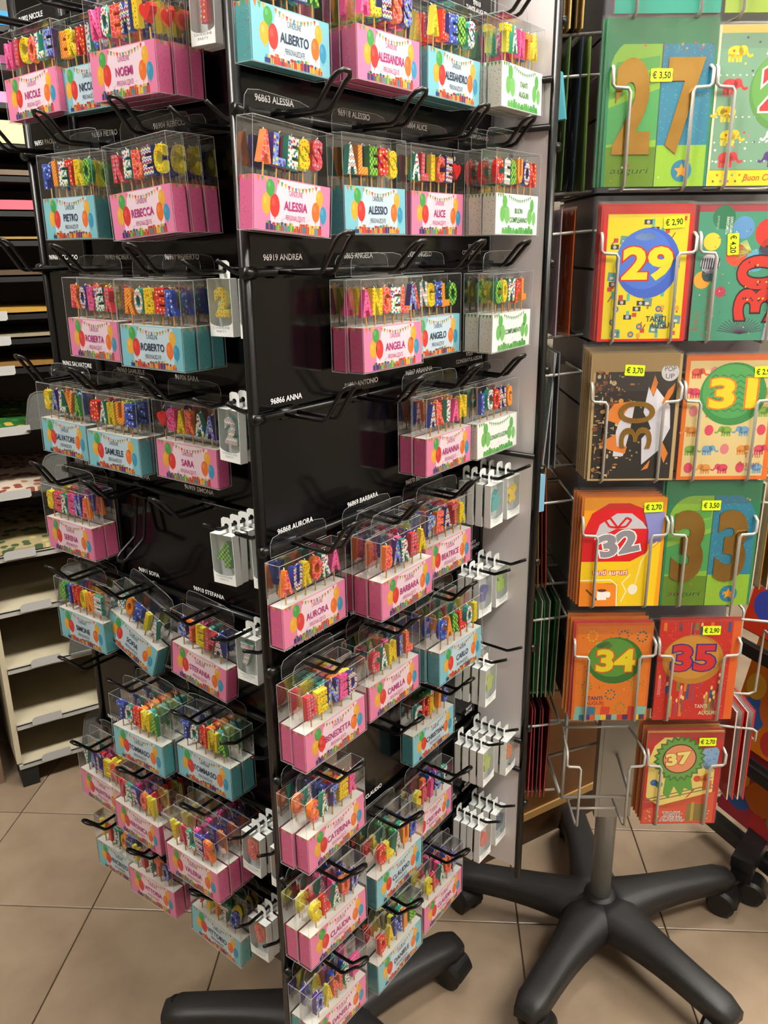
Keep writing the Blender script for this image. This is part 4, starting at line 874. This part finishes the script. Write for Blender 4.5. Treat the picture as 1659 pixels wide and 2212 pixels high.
card(slot(0, 1, 1, -.066, -1.5, dx=.008), w, h, 'a8303c', a, 'dark green balloon card with sideways red 30', '€ 4,20', (-.026, .137), math.pi/2*.95)
fill(0, 1, 1, -.066, 2, w, h, '8a2a38', 'dark red envelope, %s behind the balloon 30 card', step=.006, left=-.003, up=.001)
# top row, cut by the frame
w, h = .142, .2; a = Art(w, h); a.L(1).rect(-.5, 0, .5, .12, '18a08a'); a.rect(-.5, .12, .5, 1, 'd8302e'); a.L(2).text('25', 0, .45, .06, 'f2d21e', width=.09, bold=.05)
card(slot(0, -1, 0, -.066, -1.5), w, h, 'd8302e', a, 'red card with teal bottom band, above the golden 27 card')
a = Art(w, h); a.L(1).rect(-.5, 0, .5, .1, '9ab83a'); a.rect(-.45, .1, .5, 1, '8a4a3a'); a.L(2).text('26', 0, .45, .06, 'f2e21e', width=.09, bold=.05)
card(slot(0, -1, 1, -.066, -1.5, dx=.006), w, h, 'a8c03a', a, 'brown card with lime border, above the sage elephant card')
# left face of the rack, seen edge-on
def edge_stack(k, ci, n, w, h, cols, label, f0=-.066, step=.009, lean=0, up=0, face=-1):
    for i in range(n):
        M = slot(face, k, ci, f0+i*step, lean+random.uniform(-1, 1), 0, up)
        r = ob('greeting_card', None); r.matrix_world = M; tag(r, label % ORN[min(i, 7)], 'greeting card', label.replace('%s ', ''))
        ob('card_body', plain_card(w, h, cols[i % len(cols)], cols[(i+1) % len(cols)]), r); ob('sleeve', sleeve(w+.003, h+.004), r)
for ci in (1, 0):
    t = ('near', 'far')[ci == 0]
    edge_stack(-1, ci, 5, .14, .2, ['d8b86a', '6a5028'], '%s yellow-edged card seen edge-on in the top side pocket, ' + t + ' column')
    edge_stack(0, ci, 4, .146, .205, ['c87a5a', '4a6a2a', '1c3040', '7a9a4a'], '%s olive and terracotta card seen edge-on beside the golden 27 card, ' + t + ' column', step=.017)
    edge_stack(1, ci, 3, .136, .19, ['d86a2a', 'b8a8b4', 'd8621c'], '%s orange-edged card seen edge-on beside the 29 card, ' + t + ' column', step=.021)
    edge_stack(3, ci, 5, .13, .2, ['6a2418', 'a83a20', '8a6a2a'], '%s maroon and gold card seen edge-on beside the 32 card, ' + t + ' column', step=.007, lean=3)
    edge_stack(4, ci, 8, .134, .19, ['2a8a44', 'b8c8ae'], '%s green-edged card in a tight side bundle beside the 34 card, ' + t + ' column', step=.0075)
    edge_stack(5, ci, 7, .132, .19, ['9a2c34', '5a2a3a', 'b03a40'], '%s dark red card in the lowest side bundle, ' + t + ' column', step=.0075)
a = Art(.136, .19); a.L(1).rect(-.45, .02, .45, .98, '1f6a80')
for i in range(22): t = i*math.pi/22; a.L(2).line([(0, .4), (.44*math.cos(t), .4+.52*math.sin(t))], .0009, '4a9aa8')
a.L(3).star(-.05, .5, .04, '8a3a2a', 14, .8); a.L(4).star(-.05, .5, .034, 'a85a44', 14, .8); a.L(3).ell(-.1, .82, .14, .05, '5aa0c8', 14)
card(slot(-1, 2, 1, -.055, -4), .136, .19, 'c8ccd0', a, 'dark teal sunburst card with rust badge on the side of the rack')
edge_stack(2, 1, 2, .136, .19, ['b8bcc0', '8a8f96'], '%s pale grey card behind the teal sunburst card', f0=-.045, step=.01)
edge_stack(5, 0, 4, .134, .188, ['d8302e', 'e8d8d4'], '%s bright red card in the lowest pocket on the bookstall side', step=.01, face=1)
edge_stack(3, 0, 4, .14, .19, ['a8803a', 'e8dcc0'], '%s ochre card in the side pocket behind the golden 33 card', step=.013, face=1)
# small hanging gift tags
def hang_tag(M, c, label, zig=False):
    r = ob('gift_tag', None); r.matrix_world = M; tag(r, label, 'gift tag')
    a = Art(.03, .062); a.box((0, .006, .031), (.03, .012, .062), 0, c)
    if zig:
        for i in range(4): a.L(1).line([(-.35, .15+.12*i), (.1, .2+.12*i), (-.35, .26+.12*i), (-.35, .15+.12*i)], .0008, '1f4a5a')
    ob('tag_body', a.mesh('tag_body', GLOSSPRINT), r)
    b = MB(); b.quad((-.016, -.0008, -.002), (.016, -.0008, -.002), (.013, -.0008, .1), (-.013, -.0008, .1)); ob('sleeve', b.mesh('sleeve', MATS['cellophane']), r)
hang_tag(Matrix.Translation((.250, 1.295, 1.640)) @ Matrix.Rotation(R(-25), 4, 'Z') @ Matrix.Rotation(R(-8), 4, 'Y'), '6ac8d8', 'turquoise triangle-patterned tag hanging at the side of the rack', True)
hang_tag(Matrix.Translation((.244, 1.295, 1.055)) @ Matrix.Rotation(R(-55), 4, 'Z'), '8ac8ea', 'pale blue sleeved tag hanging below a yellow sticker')

# ------------------------------------------------------------------ paper shelving at the left
shelf = ob('paper_shelving', None, None, (SH[0], SH[1], 0), SA); tag(shelf, 'tall cream and black shelving unit for sheets of paper', 'shelf unit')
SW, SD = 1.25, .36
M_cream = noisy('cream_laminate', 'c4baa0', 'b8ae94', 14, .5); M_dk = mat('dark_board', '2a2420', .6); M_lt = mat('grey_steel', 'a8a8a2', .45); M_slot = mat('black_slot', '141314', .5)
b = MB(); b.box((SW/2, SD+.012, 1.06), (SW, .012, 1.98)); ob('rear_board', b.mesh('rear_board', mat('rear_board', '584c40', .7)), shelf)
b = MB(); b.box((-.008, SD/2, 1.06), (.014, SD, 1.96)); ob('side_board', b.mesh('side_board', M_cream), shelf); ob('side_board', b.mesh('side_board', M_cream), shelf, (SW+.016, 0, 0))
LOW = (.08, .204, .38, .548, .703)
b = MB(); b.box((SW/2, SD/2, -.008), (SW, SD, .010)); SBm = b.mesh('shelf_board', M_cream)
b = MB(); b.box((SW/2, -.003, -.009), (SW, .006, .016), 0); b.box((SW/2, -.0062, -.003), (SW, .001, .0035), 1); SE = b.mesh('shelf_edge', [M_lt, M_slot])
for z in LOW: ob('shelf_board', SBm, shelf, (0, 0, z)); ob('shelf_edge', SE, shelf, (0, 0, z))
b = MB(); b.box((SW/2, SD/2, -.006), (SW, SD, .010)); b.box((SW/2, -.003, -.006), (SW, .005, .012)); SB2 = b.mesh('shelf_board', M_slot)
UPR = (.863, 1.03, 1.187, 1.26, 1.32, 1.41, 1.494, 1.562, 1.64, 1.71, 1.80, 1.88, 1.96)
for z in UPR: ob('shelf_board', SB2, shelf, (0, 0, z))
b = MB(); P = [(0, -.011), (.075, -.011), (.080, -.007), (.080, .012), (.012, .012), (.005, .010), (0, .004)]; b.prism(P, -.011, -.0095); HOLD = b.mesh('price_holder', mat('holder_white', '9c9a98', .5))
for i, z in enumerate(LOW): ob('price_holder', HOLD, shelf, ((.05, .04, .06, .055, .035)[i], 0, z-.002), rx=R(-12))
ob('price_holder', HOLD, shelf, (.045, 0, .863), rx=R(-12)); ob('price_holder', HOLD, shelf, (.065, 0, 1.03), rx=R(-12))
for z in (1.187, 1.26, 1.32): ob('price_holder', HOLD, shelf, (.05, 0, z-.004), rx=R(-12))
b = MB(); b.box((.03, .05, .036), (.046, .10, .072), 0); b.box((.03, .05, .068), (.05, .11, .012), 1); ob('foot', b.mesh('foot', [mat('foot_black', '101112', .6), M_lt]), shelf, (-.015, .0, 0)); ob('foot', b.mesh('foot', [MATS['foot_black'], M_lt]), shelf, (SW-.06, 0, 0))
mesh_m = bpy.data.materials.new('steel_mesh'); mesh_m.use_nodes = True; MATS['steel_mesh'] = mesh_m
bs = bsdf(mesh_m); bs.inputs['Base Color'].default_value = lin('6a6a66')+(1,); bs.inputs['Roughness'].default_value = .4; bs.inputs['Metallic'].default_value = .4
tc = N(mesh_m, 'TexCoord'); ck = N(mesh_m, 'TexVoronoi', voronoi_dimensions='3D'); ck.inputs['Scale'].default_value = 380; ck.inputs['Randomness'].default_value = .1
LK(mesh_m, tc.outputs['Object'], ck.inputs['Vector']); g = N(mesh_m, 'Math', operation='GREATER_THAN'); g.inputs[1].default_value = .42; LK(mesh_m, ck.outputs['Distance'], g.inputs[0]); LK(mesh_m, g.outputs[0], bs.inputs['Alpha'])
b = MB(); P = [(0, 0), (.018, .075), (.026, .088), (.04, .094), (.34, .094), (.34, 0)]
b.prism(P, 0, .0012, 0, 0); 
for p, q in zip(P, P[1:]): b.tube([(p[0], 0, p[1]), (q[0], 0, q[1])], .0025, 6, 1)
b.box((.17, -.012, -.002), (.34, .03, .0012), 0)
MESHP = b.mesh('mesh_front', [mesh_m, mat('mesh_rim', '5e5e5a', .4, .3)])
for z, x in zip((1.03, .863, .703, .548, .38, .204, .08), (.135, .15, .17, .155, .165, .23, .165)): ob('mesh_front', MESHP, shelf, (x, -.004, z), rx=R(-14))
cab = ob('base_cabinet', None, None, (SH[0], SH[1], 0), SA); tag(cab, 'plain grey cabinet on a brown plinth beside the cream shelving', 'cabinet')
b = MB(); b.box((-.30, .21, 1.0), (.5, .34, 1.76)); ob('cabinet_body', b.mesh('cabinet_body', mat('cabinet_grey', '76746c', .5)), cab)
b = MB(); b.box((-.30, .22, .06), (.5, .33, .12)); ob('plinth', b.mesh('plinth', mat('cabinet_plinth', '7a6450', .5)), cab)
b = MB(); b.box((-.30, .037, .124), (.5, .006, .006)); ob('painted_shadow_line', b.mesh('painted_shadow_line', M_slot), cab)  # thin black strip standing in for the shade between body and plinth
# sheets of paper in the slots: each stack is one ream; dull ones darkened to paint in the slots' shade
def paper(z, t, c, label, x0=.01, x1=1.2, y0=.012, wav=0):
    b = MB(); n = 14; rings = []
    for i in range(n+1):
        x = x0+(x1-x0)*i/n; dz = wav*math.sin(i*1.3); dy = .004*math.sin(i*2.1)
        rings.append([(x, y0+dy, z+.0005), (x, y0+dy, z+t+dz), (x, SD-.02, z+t+dz*.3), (x, SD-.02, z+.0005)])
    b.loft(rings); o = ob('paper_stack', b.mesh('paper_stack', noisy('paper_'+c, c, c, 5, .6)), None, (SH[0], SH[1], 0), SA); tag(o, label, 'paper', 'stacks of paper in the shelving')
paper(1.714, .05, 'f0d49a', 'thick stack of cream card sheets on a high shelf'); paper(1.644, .012, '6a5a4a', 'thin brown sheets below the cream card'); paper(1.566, .022, 'd85a6a', 'stack of coral pink sheets in a narrow slot'); paper(1.498, .006, '8a7038', 'thin gold sheets under the coral pink stack')
paper(1.414, .012, '4a3620', 'bronze sheets in a narrow slot'); paper(1.324, .010, 'a8822e', 'yellow-gold sheets in a narrow slot', wav=.003); paper(1.264, .008, '8a8068', 'pale ivory sheets in a narrow slot'); paper(1.191, .010, '7e5c26', 'amber sheets in the lowest narrow slot', wav=.003)
paper(1.804, .024, 'e88ab8', 'stack of candy pink sheets above the cream card', y0=.03); paper(1.884, .018, '8a2a6a', 'stack of plum sheets on a high shelf'); paper(1.964, .03, '2a8ac0', 'stack of blue sheets at the top of the shelving')
def gift_wrap(z, c1, c2, c3, label):
    m = wax('wrap_'+c1, c1, f_dots(36, .38, c1, [c2, c3, c2, c1], 1.0)); b = MB(); rings = []
    tcn = [n for n in m.node_tree.nodes if n.type == 'SEPXYZ'][0]; cbn = [n for n in m.node_tree.nodes if n.type == 'COMBXYZ'][0]; LK(m, tcn.outputs['Y'], cbn.inputs[1])
    for i in range(13):
        x = .005+1.2*i/12; rings.append([(x, .004, z+.001), (x, .004, z+.012), (x, .12, z+.016+.004*math.sin(i*1.7)), (x, SD-.02, z+.03+.006*math.sin(i*2.2)), (x, SD-.02, z+.001)])
    b.loft(rings); o = ob('wrapping_paper', b.mesh('wrapping_paper', m), None, (SH[0], SH[1], 0), SA); tag(o, label, 'paper', 'wrapping papers on mesh shelves')
gift_wrap(1.03, '2f6a34', 'c8a84a', '4a8a3a', 'green patterned wrapping paper on the upper mesh shelf'); gift_wrap(.863, 'c8b8a8', '8a4a3a', 'a87a5a', 'cream and rust floral wrapping paper on a mesh shelf'); gift_wrap(.703, 'a89a74', '4a5a3a', 'c8b87a', 'olive and beige patterned wrapping paper on the lower mesh shelf')

# ------------------------------------------------------------------ wooden counter behind
cnt = ob('shop_counter', None, None, (.257, 1.69, 0), R(31.8)); tag(cnt, 'brown wooden counter with a pale inlay strip near the floor', 'counter')
M_wood = noisy('brown_wood', '5c3a1c', '6e4824', 6, .35, detail=6)
b = MB(); b.box((.18, .26, .52), (.76, .5, .86)); ob('counter_body', b.mesh('counter_body', M_wood), cnt)
b = MB(); b.box((.18, .26, .045), (.76, .496, .09)); ob('plinth', b.mesh('plinth', noisy('dark_wood', '3c2614', '4a301a', 8, .4)), cnt)
b = MB(); b.box((.18, .008, .088), (.764, .006, .02)); ob('inlay_strip', b.mesh('inlay_strip', mat('pale_wood', 'b08850', .45)), cnt)
b = MB(); b.box((.18, .26, .965), (.8, .54, .03)); ob('counter_top', b.mesh('counter_top', M_wood), cnt)

# ------------------------------------------------------------------ book stall at the right
bs_ = ob('book_stall', None, None, (1.03, 1.81, 0)); tag(bs_, 'black metal book stall on casters with a slanting foot', 'book stall')
d = Vector((-.2, -.235, 0)); ang = math.atan2(d.y, d.x)
b = MB(); b.M = Matrix.Rotation(ang, 4, 'Z'); b.box((.12, 0, .105), (.42, .05, .028)); b.box((.312, 0, .078), (.03, .046, .04)); ob('foot_bar', b.mesh('foot_bar', mat('stall_black', '17181a', .4)), bs_)
CB = caster_mesh(1.1); ob('caster', CB, bs_, (-.19, -.235, 0), R(60)); ob('caster', CB, bs_, (.25, .1, 0), R(20))
BA = R(-68); BO = (.930, 1.545)
b = MB(); b.M = Matrix.Rotation(BA, 4, 'Z')
for x in (-.25, .3): b.box((x, .10, .56), (.025, .025, .9))
for z in (.10, .31, .60): b.box((.02, .03, z), (.58, .012, .012)); b.box((.02, -.03, z-.02), (.58, .006, .03)); b.box((.02, .0, z-.034), (.58, .06, .004))
ob('tier_frame', b.mesh('tier_frame', MATS['stall_black']), bs_, (BO[0]-1.03, BO[1]-1.81, 0))
def book(z, x, y, w, h, cov, edge, title, tc_, label, blobs):
    r = ob('picture_book', None); r.matrix_world = Matrix.Translation((BO[0], BO[1], 0)) @ Matrix.Rotation(BA, 4, 'Z') @ Matrix.Translation((x, y, z)) @ Matrix.Rotation(R(-14), 4, 'X'); tag(r, label, 'book', 'picture books on the stall')
    a = Art(w, h); a.box((0, .006, h/2), (w, .012, h), 0, edge); a.L(1).rect(-.5, 0, .5, 1, cov)
    for i, (bx, bz, br, bc) in enumerate(blobs): a.L(2+i % 2).ell(bx, bz, br, br, bc, 16)
    if title: a.L(5).text(title, -.46, .76, h*.11, tc_, align='L', bold=.05)
    ob('book_cover', a.mesh('book_cover', GLOSSPRINT), r)
bb = [(-.3, .3, .16, '3a6ab8'), (-.05, .45, .2, 'd8702a'), (.25, .3, .18, '7aa84a'), (-.35, .55, .12, 'e0b03a'), (.3, .6, .14, '5a3a8a'), (0, .15, .12, 'c83a3a')]
book(.32, -.12, 0, .24, .265, 'd8781c', 'e8e0e0', 'DAVIDE', '2a2a3a', 'orange picture book titled in dark letters on the middle tier', bb); book(.32, .14, .0, .24, .265, '2f6a9a', 'e8e0e0', '', 'ffffff', 'blue picture book on the middle tier of the stall', bb)
book(.32, -.115, .016, .24, .28, 'c84a3a', 'e8dcdc', '', 'ffffff', 'red-covered book behind the orange titled book', bb)
book(.11, -.12, 0, .24, .19, 'b83a4a', 'd8d4d8', 'go', '8ab84a', 'crimson picture book with coloured balloons on the lowest tier', bb); book(.11, .14, 0, .24, .19, 'c8a83a', 'e8e0e0', '', 'ffffff', 'mustard picture book on the lowest tier of the stall', bb); book(.11, -.115, .016, .24, .2, 'e0d8dc', 'e8dcdc', '', 'ffffff', 'white book behind the crimson balloon book', bb[:3])
book(.61, -.12, 0, .24, .24, 'c8341c', 'e8e0e0', '', 'f2d21e', 'scarlet picture book on the top tier of the stall', [(-.2, .6, .2, 'e8a01c'), (-.3, .3, .15, '3a4ab0'), (.1, .5, .2, 'e8d41c'), (-.45, .8, .1, '2a7a3a')]); book(.61, .14, 0, .24, .24, '2f7a3a', 'e8e0e0', '', 'ffffff', 'green picture book on the top tier of the stall', bb)
